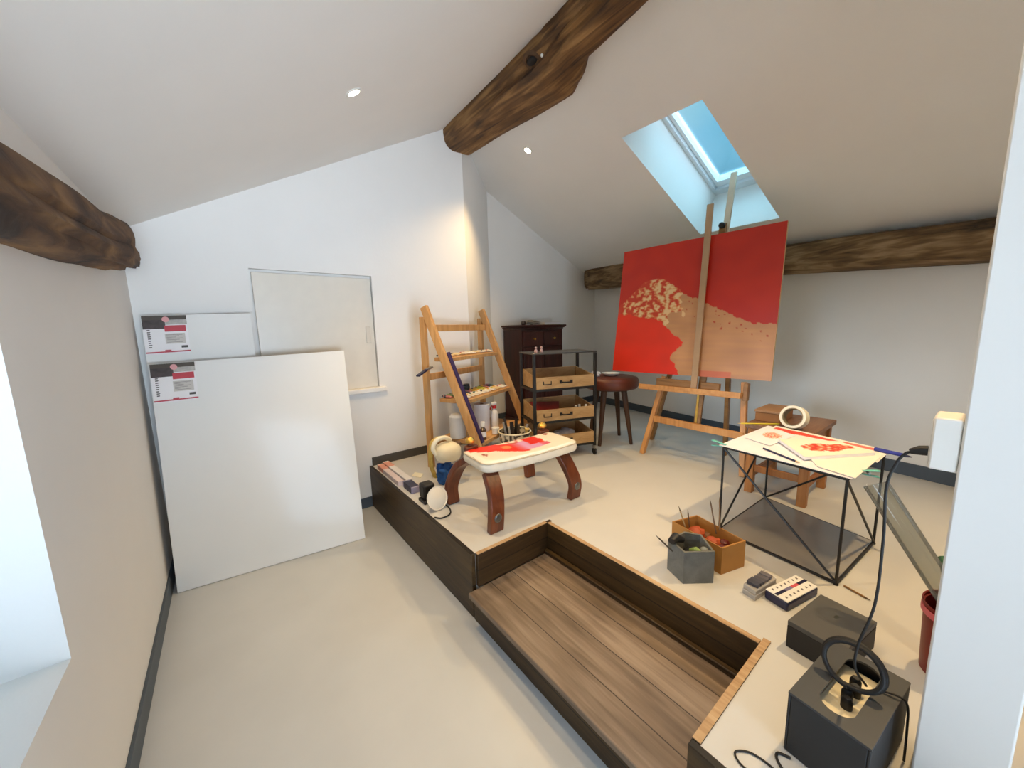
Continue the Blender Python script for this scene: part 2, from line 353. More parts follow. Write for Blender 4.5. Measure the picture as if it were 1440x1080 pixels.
# ------------------------------------------------------------------ rustic beams
def log(name, secs, mat, seg=40, sub=6, crack=6, seed=0, amp=.05):
    """secs: list of (centre, half-width, half-height); one lofted log with bark-like relief"""
    S = []
    for i in range(len(secs) - 1):
        for k in range(sub):
            t = k / sub; t2 = t * t * (3 - 2 * t)
            S.append((lerp(secs[i][0], secs[i + 1][0], t2 if False else t), secs[i][1] * (1 - t2) + secs[i + 1][1] * t2, secs[i][2] * (1 - t2) + secs[i + 1][2] * t2))
    S.append((Vector(secs[-1][0]), secs[-1][1], secs[-1][2]))
    d = (Vector(secs[-1][0]) - Vector(secs[0][0])).normalized()
    r = d.cross(Vector((0, 0, 1))).normalized(); q = r.cross(d)
    mb = MB(); vs = []
    for i, (c, a, b) in enumerate(S):
        for k in range(seg):
            t = 2 * PI * k / seg; ct, sn = math.cos(t), math.sin(t)
            e = 3.2     # squarish log
            f = (abs(ct) ** e + abs(sn) ** e) ** (-1 / e)
            along = (c - S[0][0]).length
            g = 1 + amp * noise.noise(Vector((ct * 1.3 + seed, sn * 1.3, along * 1.6))) + amp * .6 * noise.noise(Vector((ct * 5 + seed, sn * 5, along * .8)))
            ck = noise.noise(Vector((k * .9 + seed * 3, along * .35, seed)))
            if ck > .30: g -= min(.16, (ck - .30) * .9)
            vs.append(c + r * ct * a * f * g + q * sn * b * f * g)
    n = len(S)
    fs = [(i * seg + k, i * seg + (k + 1) % seg, (i + 1) * seg + (k + 1) % seg, (i + 1) * seg + k) for i in range(n - 1) for k in range(seg)]
    fs += [tuple(range(seg))[::-1], tuple((n - 1) * seg + k for k in range(seg))]
    mb.add(vs, fs)
    return obj(name, mb, mat, smooth=50)
rb = log('ceiling_beam', [((1.935, 3.199, 3.29), .165, .155), ((1.93, 2.9, 3.28), .185, .16), ((1.925, 2.3, 3.25), .20, .165), ((1.905, 1.93, 3.22), .205, .175), ((1.865, 1.79, 3.22), .175, .165), ((1.80, 1.64, 3.22), .132, .15), ((1.755, 1.3, 3.21), .125, .15), ((1.70, 1.0, 3.2), .125, .15), ((1.6, .2, 3.15), .125, .15), ((1.44, YN, 3.06), .13, .15)], BEAM, seed=2)
struct(rb, 'thick old oak ridge beam with a dark knot hole', 'beam')
obj('knot_collar', MB().lathe([(.034, -.006), (.040, .004), (.052, .006), (.062, -.004)], (1.712, 1.925, 3.152), 24, (-.38, .0, -.93), False), plain('knot_collar', (84, 58, 34), .8, .25, 30, .3), rb)
kn = MB().ball((1.712, 1.925, 3.153), .036, 18, 10, (.8, 1.1, .5))
obj('knot', kn, plain('knot_dark', (22, 13, 8), .8, .2), rb)
obj('plug', MB().ball((1.722, 1.845, 3.145), .010, 10, 6), WHITEP, rb)
bl = log('ceiling_beam', [((-.395, 3.198, 1.985), .06, .06), ((-.39, 2.95, 1.97), .068, .072), ((-.38, 2.7, 1.945), .078, .082), ((-.365, 2.45, 1.925), .098, .112), ((-.365, 2.05, 1.875), .092, .098), ((-.365, 1.5, 1.83), .088, .094), ((-.365, .9, 1.785), .085, .09), ((-.365, -.2, 1.75), .09, .1), ((-.365, YN, 1.75), .09, .1)], BEAM3, seed=9, amp=.16)
struct(bl, 'gnarled dark beam along the top of the left wall', 'beam')
br = log('ceiling_beam', [((4.335, 3.66, 2.205), .135, .155), ((4.31, 3.5, 2.2), .15, .165), ((4.2, 2.9, 2.165), .155, .15), ((4.06, 2.0, 2.1), .15, .135), ((3.93, 1.1, 2.035), .15, .12), ((3.83, .4, 1.985), .15, .125), ((3.75, -.2, 1.95), .15, .13), ((3.58, YN, 1.92), .15, .13)], BEAM2, seed=5, amp=.06)
struct(br, 'grey brown beam running along the right wall behind the easel', 'beam')

# ------------------------------------------------------------------ ceiling lights
WARM = (1.0, .68, .32)
def downlight(x, y, side, label, power=60):
    p = Vector(LP(x, y)) if side == 'l' else RP(x, y)
    n = -(Vector((-.53, 0, 1)).normalized() if side == 'l' else nr)
    t = thing('ceiling_light', label, 'ceiling light', p, 'recessed spotlights')
    obj('rim', MB().lathe([(.030, -.004), (.030, .004), (.042, .004), (.044, -.002)], p, 28, n, False), WHITEP, t)
    obj('lens', MB().lathe([(.0295, -.003), (.0295, .0025), (.02, .004)], p, 24, n), emit('lamp_glow', (1, .86, .62), 22), t)
    l = bpy.data.lights.new('downlight_beam', 'SPOT'); l.energy = power; l.color = WARM; l.spot_size = math.radians(104); l.spot_blend = .9; l.shadow_soft_size = .03
    lo = bpy.data.objects.new('downlight_beam', l); COL.objects.link(lo); lo.location = p + n * .03
    aim = (n * .55 + Vector((0, 0, -1)) * .45)
    lo.rotation_euler = aim.to_track_quat('-Z', 'Y').to_euler()
LPOW = 52
downlight(.66, 2.1, 'l', 'small recessed spotlight in the ceiling slope above the white boards', LPOW)
downlight(2.36, 2.73, 'r', 'small recessed spotlight beside the end of the ridge beam', LPOW)
downlight(1.15, .95, 'l', 'added out-of-view spotlight overhead beside the left window', LPOW * .6)  # out of view, added to brighten the floor by the platform edge
downlight(1.2, .15, 'l', 'added unseen spotlight brightening the near platform corner', LPOW * .55)  # extra unseen spot that lifts the near end of the platform
downlight(2.45, -.05, 'r', 'added unseen spotlight overhead near the pillar', LPOW * 1.6)  # unseen too, added for warm light at the near right

# ------------------------------------------------------------------ leaning white boards
def board_label(parent, o, u, v, n):
    """leaflet on a canvas: o = top left, u/v = unit along/down, n = out"""
    w, h = .205, .235
    def P3(a, b, d): return o + u * a * w + v * b * h + n * d
    s = obj('label_sheet', MB().plate([P3(0, 0, .001), P3(1, 0, .001), P3(1, 1, .001), P3(0, 1, .001)], n * .001), PAPER, parent, smooth=0)
    def patch(nm, a, b, c, d, mat, k=.0022): obj(nm, MB().plate([P3(a, b, k), P3(c, b, k), P3(c, d, k), P3(a, d, k)], n * .0006), mat, s, smooth=0)
    patch('photo', 0, 0, 1, .11, plain('print_brown', (74, 66, 56), .5, .2))
    patch('photo', 0, .11, .5, .34, plain('print_dark', (66, 56, 54), .5, .45, 30))
    patch('photo', .5, .11, 1, .24, plain('print_grey', (176, 172, 164), .5, .2, 40))
    patch('title_block', .47, .26, .96, .42, plain('print_red', (190, 62, 74), .5, .06), .003)
    patch('rule', 0, .93, 1, .965, plain('print_red2', (186, 68, 80), .5, .06))
    patch('rule', .42, .895, .56, .94, plain('print_red2', (186, 68, 80), .5, .06), .003)
    patch('small_print', .80, .80, .95, .86, plain('print_black', (70, 64, 62), .5, .1))
    patch('panel', .46, .47, .92, .74, plain('print_pale', (204, 199, 192), .6, .06))
    g = MB()
    for k in range(7): g.plate([P3(.49, .50 + k * .032, .003), P3(.86 - .08 * (k % 3), .50 + k * .032, .003), P3(.86 - .08 * (k % 3), .512 + k * .032, .003), P3(.49, .512 + k * .032, .003)], n * .0004)
    obj('text_lines', g, plain('print_mid', (140, 134, 128), .6, .1), s, smooth=0)
    g = MB(); rr = random.Random(3)
    for k in range(9): g.plate([P3(.08, .36 + k * .055, .003), P3(.14 + .03 * rr.random(), .36 + k * .055, .003), P3(.14, .385 + k * .055, .003), P3(.08, .385 + k * .055, .003)], n * .0004)
    obj('text_lines', g, plain('print_black', (70, 64, 62), .5, .1), s, smooth=0)
    c = P3(.52, .10, .003)
    obj('rosette', MB().lathe([(.017, 0), (.017, .0006)], c, 20, n), plain('print_pink', (222, 160, 160), .5, .05), s)
def leaning(name, label, bl, br, tr, tl, th):
    bl, br, tr, tl = map(Vector, (bl, br, tr, tl))
    n = (br - bl).cross(tl - bl).normalized()           # faces the room
    t = thing(name, label, 'canvas', (bl + br) / 2, 'white boards leaning on the gable wall')
    obj('face', MB().grid(lambda a, b: lerp(lerp(bl, br, a), lerp(tl, tr, a), b), 12, 12).grid(lambda a, b: lerp(lerp(bl, br, a), lerp(tl, tr, a), b) - n * .008, 1, 1), GLOSS, t, smooth=60)
    e = MB(); q = [bl, br, tr, tl]; m = (bl + br + tr + tl) / 4
    for i in range(4):
        a, b = q[i], q[(i + 1) % 4]
        a2, b2 = a + (m - a) * .03, b + (m - b) * .03
        e.plate([a - n * .009, b - n * .009, b2 - n * .009, a2 - n * .009], -n * (th - .009))
    obj('stretcher_frame', e, plain('canvas_side', (70, 64, 52), .7, .1), t)
    u = (tr - tl).normalized(); v = (bl - tl).normalized()
    n2 = v.cross(u).normalized()
    if n2.y > 0: n2 = -n2
    board_label(t, tl + u * .004 + v * .004 + n2 * .004, u, v, n2)
    return t
leaning('stretched_canvas', 'large glossy white board leaning on the wall with a red leaflet at its corner', (-.374, 2.82, .003), (.675, 2.70, .003), (.722, 3.02, 1.377), (-.362, 3.06, 1.353), .034)
leaning('stretched_canvas', 'smaller white canvas half hidden behind the large glossy board', (-.378, 2.99, .003), (.165, 2.985, .003), (.172, 3.15, 1.66), (-.374, 3.15, 1.642), .026)

# ------------------------------------------------------------------ ladder shelf and what stands on it
LR, RR = Vector((1.29, 2.82, 0)), Vector((2.05, 3.15, 0))
nf = Vector((.414, -.91, 0)); uu = (RR - LR).normalized()
LF, RF = LR + nf * .55, RR + nf * .53
ZT = 1.68
t = thing('ladder_shelf', 'light wooden folding ladder used as a shelf for paint tubes', 'shelf', (LR + RF) / 2 + Vector((0, 0, P)))
def rail(a, b): return lerp(Vector((a.x, a.y, ZT + .02)) - (b - a) * .02, Vector((b.x, b.y, P)), 0), Vector((b.x, b.y, P))
for a in (LR, RR): obj('leg', MB().bar((a.x, a.y, P), (a.x, a.y, ZT - .06), .035, .05, nf), OAK, t, bevel=.003)
for a, b in ((LR, LF), (RR, RF)):
    p0, p1 = rail(a + nf * .03, b + nf * .03)
    obj('rail', MB().bar(p0, p1, .032, .065, nf), OAK, t, bevel=.004)
def railpt(a, b, z): k = (ZT - z) / (ZT - P); return lerp(a, b, k) + Vector((0, 0, z))
obj('crosspiece', MB().bar(railpt(LR, LF, 1.53) + uu * .02, railpt(RR, RF, 1.53) - uu * .02, .02, .055), OAK, t, bevel=.003)
for z in (1.13, .56): obj('crosspiece', MB().bar((LR.x, LR.y, z), (RR.x, RR.y, z), .02, .055), OAK, t, bevel=.003)
SH = {}
for z, dd in ((1.29, .11), (.95, .22), (.62, .36)):
    a, b = railpt(LR, LF, z) + uu * .050, railpt(RR, RF, z) - uu * .018
    f = nf * .05
    SH[z] = (a + f, b + f, dd)
    obj('shelf_board', MB().plate([a + f, b + f, b - nf * dd, a - nf * dd], (0, 0, -.03)), OAK, t, bevel=.003)
# paint tubes: one body mesh + cap, copied
TUBE = MB().lathe([(.0, 0), (.011, .001), (.013, .05), (.013, .085), (.006, .097)], (0, 0, 0), 12, (1, 0, 0))
for v in TUBE.v:
    if v.x < .05: v.z *= .35 + .65 * v.x / .05; v.y *= 1.25 - .25 * v.x / .05
CAPM = MB().lathe([(.0075, .096), (.0075, .114), (.005, .116)], (0, 0, 0), 10, (1, 0, 0))
BAND = MB().lathe([(.0134, .06), (.0134, .082)], (0, 0, 0), 12, (1, 0, 0), False)
def me_of(mb, name):
    o = obj(name, mb, WHITEP, origin=(0, 0, 0)); m = o.data; bpy.data.objects.remove(o); return m
m_t, m_c, m_b = me_of(TUBE, 'paint_tube'), me_of(CAPM, 'cap'), me_of(BAND, 'colour_band')
def paint_tube(loc, rz, body, cap, band, label, group):
    o = bpy.data.objects.new('paint_tube', m_t); COL.objects.link(o)
    o.location = loc; o.rotation_euler = (0, 0, rz); tag(o, label, 'paint tube', group)
    for nm, me, mt in (('cap', m_c, cap), ('colour_band', m_b, band)):
        c = bpy.data.objects.new(nm, me); COL.objects.link(c); c.parent = o
        c.material_slots[0].link = 'OBJECT'; c.material_slots[0].material = mt
    o.material_slots[0].link = 'OBJECT'; o.material_slots[0].material = body
cols = [plain('tube_%d' % i, c, .4, .05) for i, c in enumerate([(226, 214, 190), (232, 226, 210), (196, 190, 60), (220, 170, 60), (196, 120, 110), (120, 150, 80), (60, 66, 74), (170, 110, 120), (224, 200, 150), (90, 120, 110)])]
rr = random.Random(11)
za, zb, dd = SH[1.29]
for i in range(11):
    k = .05 + i * .088; p = lerp(za, zb, k) - nf * (.035 + .025 * rr.random()) + Vector((0, 0, .0142))
    paint_tube(p, math.atan2(-nf.y, -nf.x) + PI * (i % 2) * 0 + rr.uniform(-.35, .35), cols[rr.choice([0, 0, 1, 1, 8])], rr.choice([WHITEP, BLACKP]), cols[rr.choice([0, 4, 8, 6])],
               'small cream paint tube lying in a row on the upper ladder shelf', 'paint tubes on the upper ladder shelf')
za, zb, dd = SH[.95]
for row in range(2):
    for i in range(13):
        k = .04 + i * .075
        p = lerp(za, zb, k) - nf * (.02 + row * .135 + .01 * rr.random()) + Vector((0, 0, .0142))
        ang = math.atan2(-nf.y, -nf.x)
        paint_tube(p, ang + rr.uniform(-.18, .18), cols[rr.choice([0, 1, 8, 8, 1])] if row == 0 else cols[rr.choice([2, 3, 4, 5, 6, 6, 7, 9])], rr.choice([WHITEP, WHITEP, cols[8]]) if row == 0 else BLACKP, cols[rr.randrange(2, 10)],
                   'small cream paint tube in the front row on the lower ladder shelf' if row == 0 else 'small coloured paint tube in the back row on the lower ladder shelf',
                   'paint tubes in the %s row of the lower ladder shelf' % ('front' if row == 0 else 'back'))
jp = lerp(za, zb, .50) - nf * .262 + Vector((0, 0, .001))
t2 = thing('paint_jar', 'squat dark paint jar standing behind the coloured tubes', 'jar', jp)
obj('body', MB().lathe([(.03, .0), (.033, .005), (.033, .045), (.028, .05)], jp, 20), plain('jar_dark', (52, 56, 56), .3, .2), t2)
obj('lid', MB().lathe([(.029, .051), (.029, .066), (.025, .069)], jp, 20), BLACKP, t2)
# long purple T-square hung along the left rail
p0, p1 = railpt(LR, LF, 1.33) + uu * .0335 + nf * .050, railpt(LR, LF, .62) + uu * .0335 + nf * .050
tq = obj('ruler', MB().bar(p0, p1, .030, .05, nf), plain('purple_plastic', (58, 44, 86), .4, .1), bevel=.002)
tag(tq, 'long dark purple ruler leaning along the left ladder rail', 'ruler')
# blue handled brush clipped on the left leg
bp0 = Vector((1.285, 2.79, 1.215))
bt = thing('flat_brush', 'flat paint brush with a dark blue handle sticking out left of the ladder', 'brush', bp0)
obj('handle', MB().bar(bp0 + Vector((-.025, -.05, -.012)), bp0 + Vector((-.125, -.10, -.05)), .035, .014), NAVY, bt, bevel=.004)
obj('ferrule', MB().bar(bp0 + Vector((.03, -.035, .006)), bp0 + Vector((-.025, -.05, -.012)), .03, .016), STEEL, bt, bevel=.002)

z3 = .62
def on3(k, d): a, b, q = SH[z3]; return lerp(a, b, k) - nf * d + Vector((0, 0, .001))
p = on3(.42, .20)
t = thing('paper_towel_roll', 'upright white paper towel roll on the bottom ladder shelf', 'paper towel', p)
obj('roll', MB().lathe([(.018, .0), (.068, .0), (.07, .004), (.07, .236), (.067, .24), (.018, .24), (.018, .0)], p, 32, caps=False), plain('tissue', (226, 226, 230), .9, .03, 20, .1), t)
obj('core', MB().lathe([(.0175, .001), (.0175, .241), (.0155, .241), (.0155, .001)], p, 20, caps=False), plain('card_core', (120, 112, 104), .8, .1), t)
p = on3(.55, .13)
t = thing('spray_bottle', 'white spray bottle with a red and white trigger head', 'bottle', p)
obj('bottle_body', MB().lathe([(.03, 0), (.036, .006), (.036, .13), (.028, .155), (.014, .17), (.014, .185)], p, 24), plain('frosted', (232, 234, 238), .3, .02), t)
hd = obj('spray_head', MB().box(p.x - .035, p.x + .022, p.y - .014, p.y + .014, p.z + .213, p.z + .243), WHITEP, t, bevel=.008)
obj('collar', MB().lathe([(.019, .184), (.019, .212)], p, 18), RED, t)
obj('trigger', MB().bar(p + Vector((-.028, 0, .214)), p + Vector((-.05, 0, .175)), .012, .008), RED, t, bevel=.002)
p = on3(.10, .04)
t = thing('medium_bottle', 'small brown bottle with a white cap beside the left ladder rail', 'bottle', p)
obj('bottle_body', MB().lathe([(.024, 0), (.026, .004), (.026, .085), (.013, .10), (.013, .11)], p, 20), plain('amber', (96, 74, 56), .2, .15), t)
obj('cap', MB().lathe([(.018, .108), (.018, .145), (.016, .148)], p, 18), WHITEP, t)
obj('paper_band', MB().lathe([(.0265, .025), (.0265, .07)], p, 20, caps=False), PAPER, t)
p = on3(.06, .27)
tag(obj('white_canister', MB().lathe([(.06, 0), (.065, .006), (.065, .18), (.05, .2), (.03, .205)], p, 28), plain('canister_grey', (206, 206, 206), .5, .03)), 'pale grey canister at the back of the bottom ladder shelf', 'canister')
p = on3(.34, .03)
tag(obj('white_tub', MB().lathe([(.026, 0), (.03, .004), (.032, .045), (.034, .046), (.034, .056)], p, 20), WHITEP), 'small white tub in front of the paper towel roll', 'tub')

# woven basket of tools at the foot of the ladder
bp = Vector((1.85, 2.375, P))
t = thing('tool_basket', 'speckled round basket packed with dark tools behind the bench', 'basket', bp)
bk = MB(); bk.grid(lambda u, v: bp + Vector((math.cos(2 * PI * u) * (.105 + .03 * v), math.sin(2 * PI * u) * (.105 + .03 * v), .002 + .30 * v)), 72, 40,
        lambda u, v: (70, 58, 48) if (noise.noise(Vector((math.cos(2 * PI * u) * 6, math.sin(2 * PI * u) * 6, v * 11))) > .08 and v > .3) else (220, 206, 178))
obj('basket_wall', bk, vcol('basket_print', .8), t, smooth=60)
obj('basket_floor', MB().lathe([(.10, .0), (.10, .006)], bp, 32), CREAM, t)
obj('rim', MB().tube([bp + Vector((math.cos(a * PI / 16) * .135, math.sin(a * PI / 16) * .135, .302)) for a in range(33)], .006, 8, False), CREAM, t)
rr = random.Random(5)
tools = [((.02, .03), (.03, .08, .36), .035, (40, 32, 26)), ((-.05, .02), (-.08, .05, .38), .018, (150, 144, 138)), ((.05, -.03), (.10, -.05, .35), .02, (172, 172, 180)), ((-.02, -.05), (.0, -.06, .37), .016, (90, 74, 60)), ((.0, .06), (-.03, .10, .40), .022, (52, 42, 34)), ((.06, .04), (.09, .09, .37), .028, (30, 24, 22)), ((-.06, -.02), (-.09, -.04, .36), .014, (196, 188, 176))]
for i, (a, b, r, c) in enumerate(tools):
    o = obj('workshop_tool', MB().tube([bp + Vector((a[0] * .8, a[1] * .8, .01)), bp + Vector((b[0] * .8, b[1] * .8, b[2] * .75)), bp + Vector((b[0], b[1], b[2]))], [r * .4, r * .6, r * .5], 10), plain('tool_%d' % i, c, .45, .1))
    tag(o, ['thick dark brown tool handle in the speckled basket', 'grey steel tool leaning in the speckled basket', 'silver grey handle at the right of the speckled basket', 'brown tool handle at the front of the speckled basket', 'dark handle rising highest at the back of the speckled basket', 'black handle at the back right of the speckled basket', 'pale thin handle at the left of the speckled basket'][i], 'tool')
yb2 = bp + Vector((.055, -.09, .27))
tag(obj('wood_knob_brush', MB().tube([yb2 + Vector((-.02, .02, -.22)), yb2 + Vector((0, 0, .03)), yb2 + Vector((.002, -.003, .06))], [.008, .012, .02], 12), plain('pale_wood', (226, 196, 120), .5, .1)), 'pale yellow knob ended brush at the front of the speckled basket', 'brush')

# ------------------------------------------------------------------ camel saddle bench
bc = Vector((1.44, 1.87, P))
t = thing('camel_bench', 'low saddle bench with a red patterned white leather cushion on bent legs', 'bench', bc)
def plank_leg(path, wx=.047, th=.021):
    path = curve(path, 7); mb = MB(); m = len(path); vs = []
    for i, q in enumerate(path):
        d = (path[min(i + 1, m - 1)] - path[max(i - 1, 0)]).normalized()
        r = Vector((1, 0, 0)); r = (r - d * r.dot(d)).normalized(); n_ = d.cross(r)
        vs += [q + r * wx + n_ * th, q - r * wx + n_ * th, q - r * wx - n_ * th, q + r * wx - n_ * th]
    mb.add(vs, [(i * 4 + k, i * 4 + (k + 1) % 4, i * 4 + 4 + (k + 1) % 4, i * 4 + 4 + k) for i in range(m - 1) for k in range(4)] + [(3, 2, 1, 0), tuple(4 * (m - 1) + k for k in range(4))])
    for v in mb.v: v.z = max(v.z, P + .0005)
    return obj('leg', mb, BENCHW, t, bevel=.007), path
PLATEM = plain('chased_steel', (120, 120, 116), .35, .25, 60, metal=.8)
for fx, tx, ty in ((1.115, 1.145, 1.77), (1.765, 1.70, 1.745)):
    lg, pt = plank_leg([(fx, 1.635, P), (fx, 1.622, P + .11), (lerp((fx, 0, 0), (tx, 0, 0), .5).x, 1.645, P + .22), (tx, ty - .055, .684)])
    pm = pt[6]
    obj('metal_plate', MB().ball(pm + Vector((0, -.021, 0)), .026, 14, 8, (1, .28, 1)), PLATEM, lg)
for fx, tx, ty in ((1.105, 1.165, 1.945), (1.785, 1.745, 1.905)):
    lg, pt = plank_leg([(fx, 2.11, P), (fx, 2.12, P + .12), (lerp((fx, 0, 0), (tx, 0, 0), .5).x, 2.06, P + .26), (tx, ty + .02, .70), (tx, ty, .785)], .043)
    c = Vector((tx, ty + .012, .786))
    f = obj('finial_post', MB().lathe([(.018, 0), (.016, .006), (.02, .012)], c, 18), BENCHW, lg)
    obj('finial_cap', MB().lathe([(.02, .0125), (.03, .02), (.031, .032), (.022, .046), (.008, .052)], c, 20), BRASS, lg)
obj('saddle_rail', MB().bar((1.15, 1.80, .676), (1.70, 1.765, .676), .10, .03), BENCHW, t, bevel=.006)
CC, CA = Vector((1.445, 1.785, 0)), math.radians(-5)
CHX, CHY, CTOP, CTH, CR = .352, .148, .768, .072, .05
cux, cuy = Vector((math.cos(CA), math.sin(CA), 0)), Vector((-math.sin(CA), math.cos(CA), 0))
def ctop_z(a): return CTOP - .012 + .014 * (a / CHX) ** 2
def coutline(k, n=96):           # rounded rectangle, unit outline
    per = [];
    for cx_, cy_, a0 in ((CHX - CR, CHY - CR, 0), (-CHX + CR, CHY - CR, 90), (-CHX + CR, -CHY + CR, 180), (CHX - CR, -CHY + CR, 270)):
        for q in range(9): a = math.radians(a0 + q * 11.25); per.append((cx_ + math.cos(a) * CR, cy_ + math.sin(a) * CR))
    full = []
    for i in range(len(per)):
        a, b = per[i], per[(i + 1) % len(per)]; L = math.hypot(b[0] - a[0], b[1] - a[1]); m = max(1, int(L / .02))
        full += [(a[0] + (b[0] - a[0]) * q / m, a[1] + (b[1] - a[1]) * q / m) for q in range(m)]
    return full
COUT = coutline(0); NCO = len(COUT)
def cpoint(x, y, z): return CC + cux * x + cuy * y + Vector((0, 0, z))
def cush_col(a, b):
    u, v = a / (2 * CHX) + .5, b / (2 * CHY) + .5
    n = noise.noise(Vector((u * 6, v * 3, 3))) * .06; n2 = noise.noise(Vector((u * 18, v * 7, 1))) * .03
    c = (243, 232, 212)
    lo = interp_([(0, .80), (.08, .62), (.22, .56), (.34, .36), (.44, .20), (.50, .18)], u) + n * .6
    hi = interp_([(0, 1.1), (.26, 1.02), (.36, .90), (.46, .78), (.52, .70)], u) + n
    if .02 < u < .51 and lo < v < hi: c = (236, 50, 30)
    if .43 + n2 < u < .73 + n and .27 + n < v < .80 + n:
        k = max(0, min(1, (u - .43) / .10)); c = (int(234 - 12 * k), int(60 + 100 * k), int(50 + 150 * k))
    if .60 + n2 < u < .765 + n2 and (.50 if u < .70 else .34) + n < v < .95 + n: c = (228, 48, 38)
    if .69 < u < .77 and .30 < v < .46 + n: c = (218, 90, 120)
    if math.hypot((u - .37) * 2.4, v - .64) < .11: c = (246, 146, 90)
    rd = math.hypot((u - .50) * 2.6, v - .93)
    if .10 < rd < .17: c = (210, 86, 72)
    if math.hypot((u - .095) * 2.6, v - .42) < .07 or math.hypot((u - .885) * 2.6, v - .86) < .06: c = (178, 74, 58)
    return c
def interp_(tab, x):
    for (x0, y0), (x1, y1) in zip(tab, tab[1:]):
        if x <= x1: return y0 + (y1 - y0) * (x - x0) / max(1e-6, x1 - x0)
    return tab[-1][1]
mb = MB(); mb.c = []
NR = 30
for r in range(NR + 1):
    k = r / NR
    for x, y in COUT:
        # shrink towards the long axis so the rings stay well shaped
        xx, yy = x * k if abs(x) < CHX - CHY else math.copysign((abs(x) - (CHX - CHY)) * k + (CHX - CHY) * min(1, k * 1.0 + 0), x), y * k
        if abs(x) >= CHX - CHY: xx = math.copysign((CHX - CHY) * k + (abs(x) - (CHX - CHY)) * k, x)
        edge = max(0, (k - .90) / .10)
        z = ctop_z(xx) - .012 * edge ** 2.2 + .0025 * noise.noise(Vector((xx * 10, yy * 10, 0)))
        mb.v.append(cpoint(xx, yy, z)); mb.c.append(lin(cush_col(xx, yy)))
mb.f = [(r * NCO + i, r * NCO + (i + 1) % NCO, (r + 1) * NCO + (i + 1) % NCO, (r + 1) * NCO + i) for r in range(NR) for i in range(NCO)]
cu = obj('cushion', mb, vcol('printed_leather', .32, .25), t, smooth=60)
CLEA = plain('cream_leather', (232, 222, 202), .42, .05, 20, .08)
sm = MB()
for j in range(9):
    v = j / 8; g = math.sin(PI * v) * .008 - (.012 if v == 0 else 0)
    for x, y in COUT:
        d = Vector((x / CHX, y / CHY, 0)); L = max(abs(x) / CHX, abs(y) / CHY)
        sm.v.append(cpoint(x * (1 + g / CHX), y * (1 + g / CHY), ctop_z(x) - .0125 - (CTH - .012) * (1 - v)))
sm.f = [(j * NCO + i, j * NCO + (i + 1) % NCO, (j + 1) * NCO + (i + 1) % NCO, (j + 1) * NCO + i) for j in range(8) for i in range(NCO)] + [tuple(range(NCO))[::-1]]
sd = obj('cushion_side', sm, CLEA, cu, smooth=60)
obj('seam', MB().tube([cpoint(x * 1.012, y * 1.03, ctop_z(x) - .016) for x, y in COUT + COUT[:1]], .003, 6, False), plain('seam_tan', (196, 178, 146), .5, .05), cu)

# ------------------------------------------------------------------ things between the ladder and the platform edge
p = Vector((1.225, 2.43, P))  # plain jug and cloth stand in for a blue and white object
tag(obj('standin_cloth', MB().ball(p + Vector((0, 0, .085)), .085, 26, 18, (.8, .75, 1.0), .55), plain('blue_fabric', (22, 84, 158), .7, .3, 14, .3)), 'crumpled bright blue stand-in cloth under the white plastic jug', 'cloth')
jz = P + .185
t = thing('standin_jug', 'bulky cream stand-in jug resting on the blue cloth beside the ladder', 'jug', (p.x, p.y, jz))
obj('jug_body', MB().lathe([(.05, 0), (.088, .012), (.098, .04), (.098, .085), (.086, .11), (.055, .128), (.03, .135)], (p.x + .02, p.y - .01, jz), 30), CREAM, t)
hp = [Vector((p.x - .07, p.y, jz + .055)), Vector((p.x - .095, p.y, jz + .11)), Vector((p.x - .06, p.y, jz + .165)), Vector((p.x + .0, p.y - .01, jz + .175)), Vector((p.x + .045, p.y - .01, jz + .145))]
obj('handle', MB().tube(curve(hp, 6), [.017] * 25, 12), CREAM, t)
obj('neck_cap', MB().lathe([(.022, .13), (.022, .155), (.018, .158)], (p.x + .075, p.y - .02, jz - .03), 16, (.2, 0, 1)), plain('cap_brown', (110, 84, 62), .5, .1), t)
q = Vector((1.215, 2.60, .36))
tag(obj('yellow_sponge', MB().tube(curve([q, q + Vector((-.03, 0, .12)), q + Vector((-.015, 0, .27)), q + Vector((.05, 0, .31))], 5), [.03] * 16, 10, flat=.5), plain('mustard_foam', (206, 176, 92), .9, .15, 30, .2)), 'bent mustard foam strip standing behind the cream jug', 'sponge')

def longbox(name, label, a, b, w, h, z, mat, band=None, group=None):
    t = thing(name, label, 'box', ((a[0] + b[0]) / 2, (a[1] + b[1]) / 2, z), group)
    obj('sleeve', MB().bar((a[0], a[1], z + h / 2), (b[0], b[1], z + h / 2), w, h), mat, t, bevel=.002)
    d = (Vector((*b, 0)) - Vector((*a, 0))).normalized()
    if band:
        s0 = Vector((*a, z + h / 2)) + d * .02; obj('printed_band', MB().bar(s0, s0 + d * .13, w + .0015, h + .0015), band, t)
P1, P2, P3_ = plain('pinkish_card', (226, 206, 204), .6, .08), plain('white_card', (234, 230, 228), .6, .04), plain('lilac_card', (150, 146, 172), .6, .1)
SAL = plain('salmon_print', (214, 150, 130), .6, .15)
longbox('pastel_box', 'long pale box with salmon end print lying along the platform edge', (.945, 3.10), (.945, 2.62), .045, .035, P + .001, P1, SAL)
longbox('pastel_box', 'long white box beside the salmon ended box at the platform edge', (1.0, 3.12), (1.005, 2.60), .05, .04, P + .001, P2, SAL)
longbox('pastel_box', 'small lilac box at the near end of the long boxes on the platform edge', (.975, 2.585), (.975, 2.42), .06, .045, P + .001, P3_, NAVY)
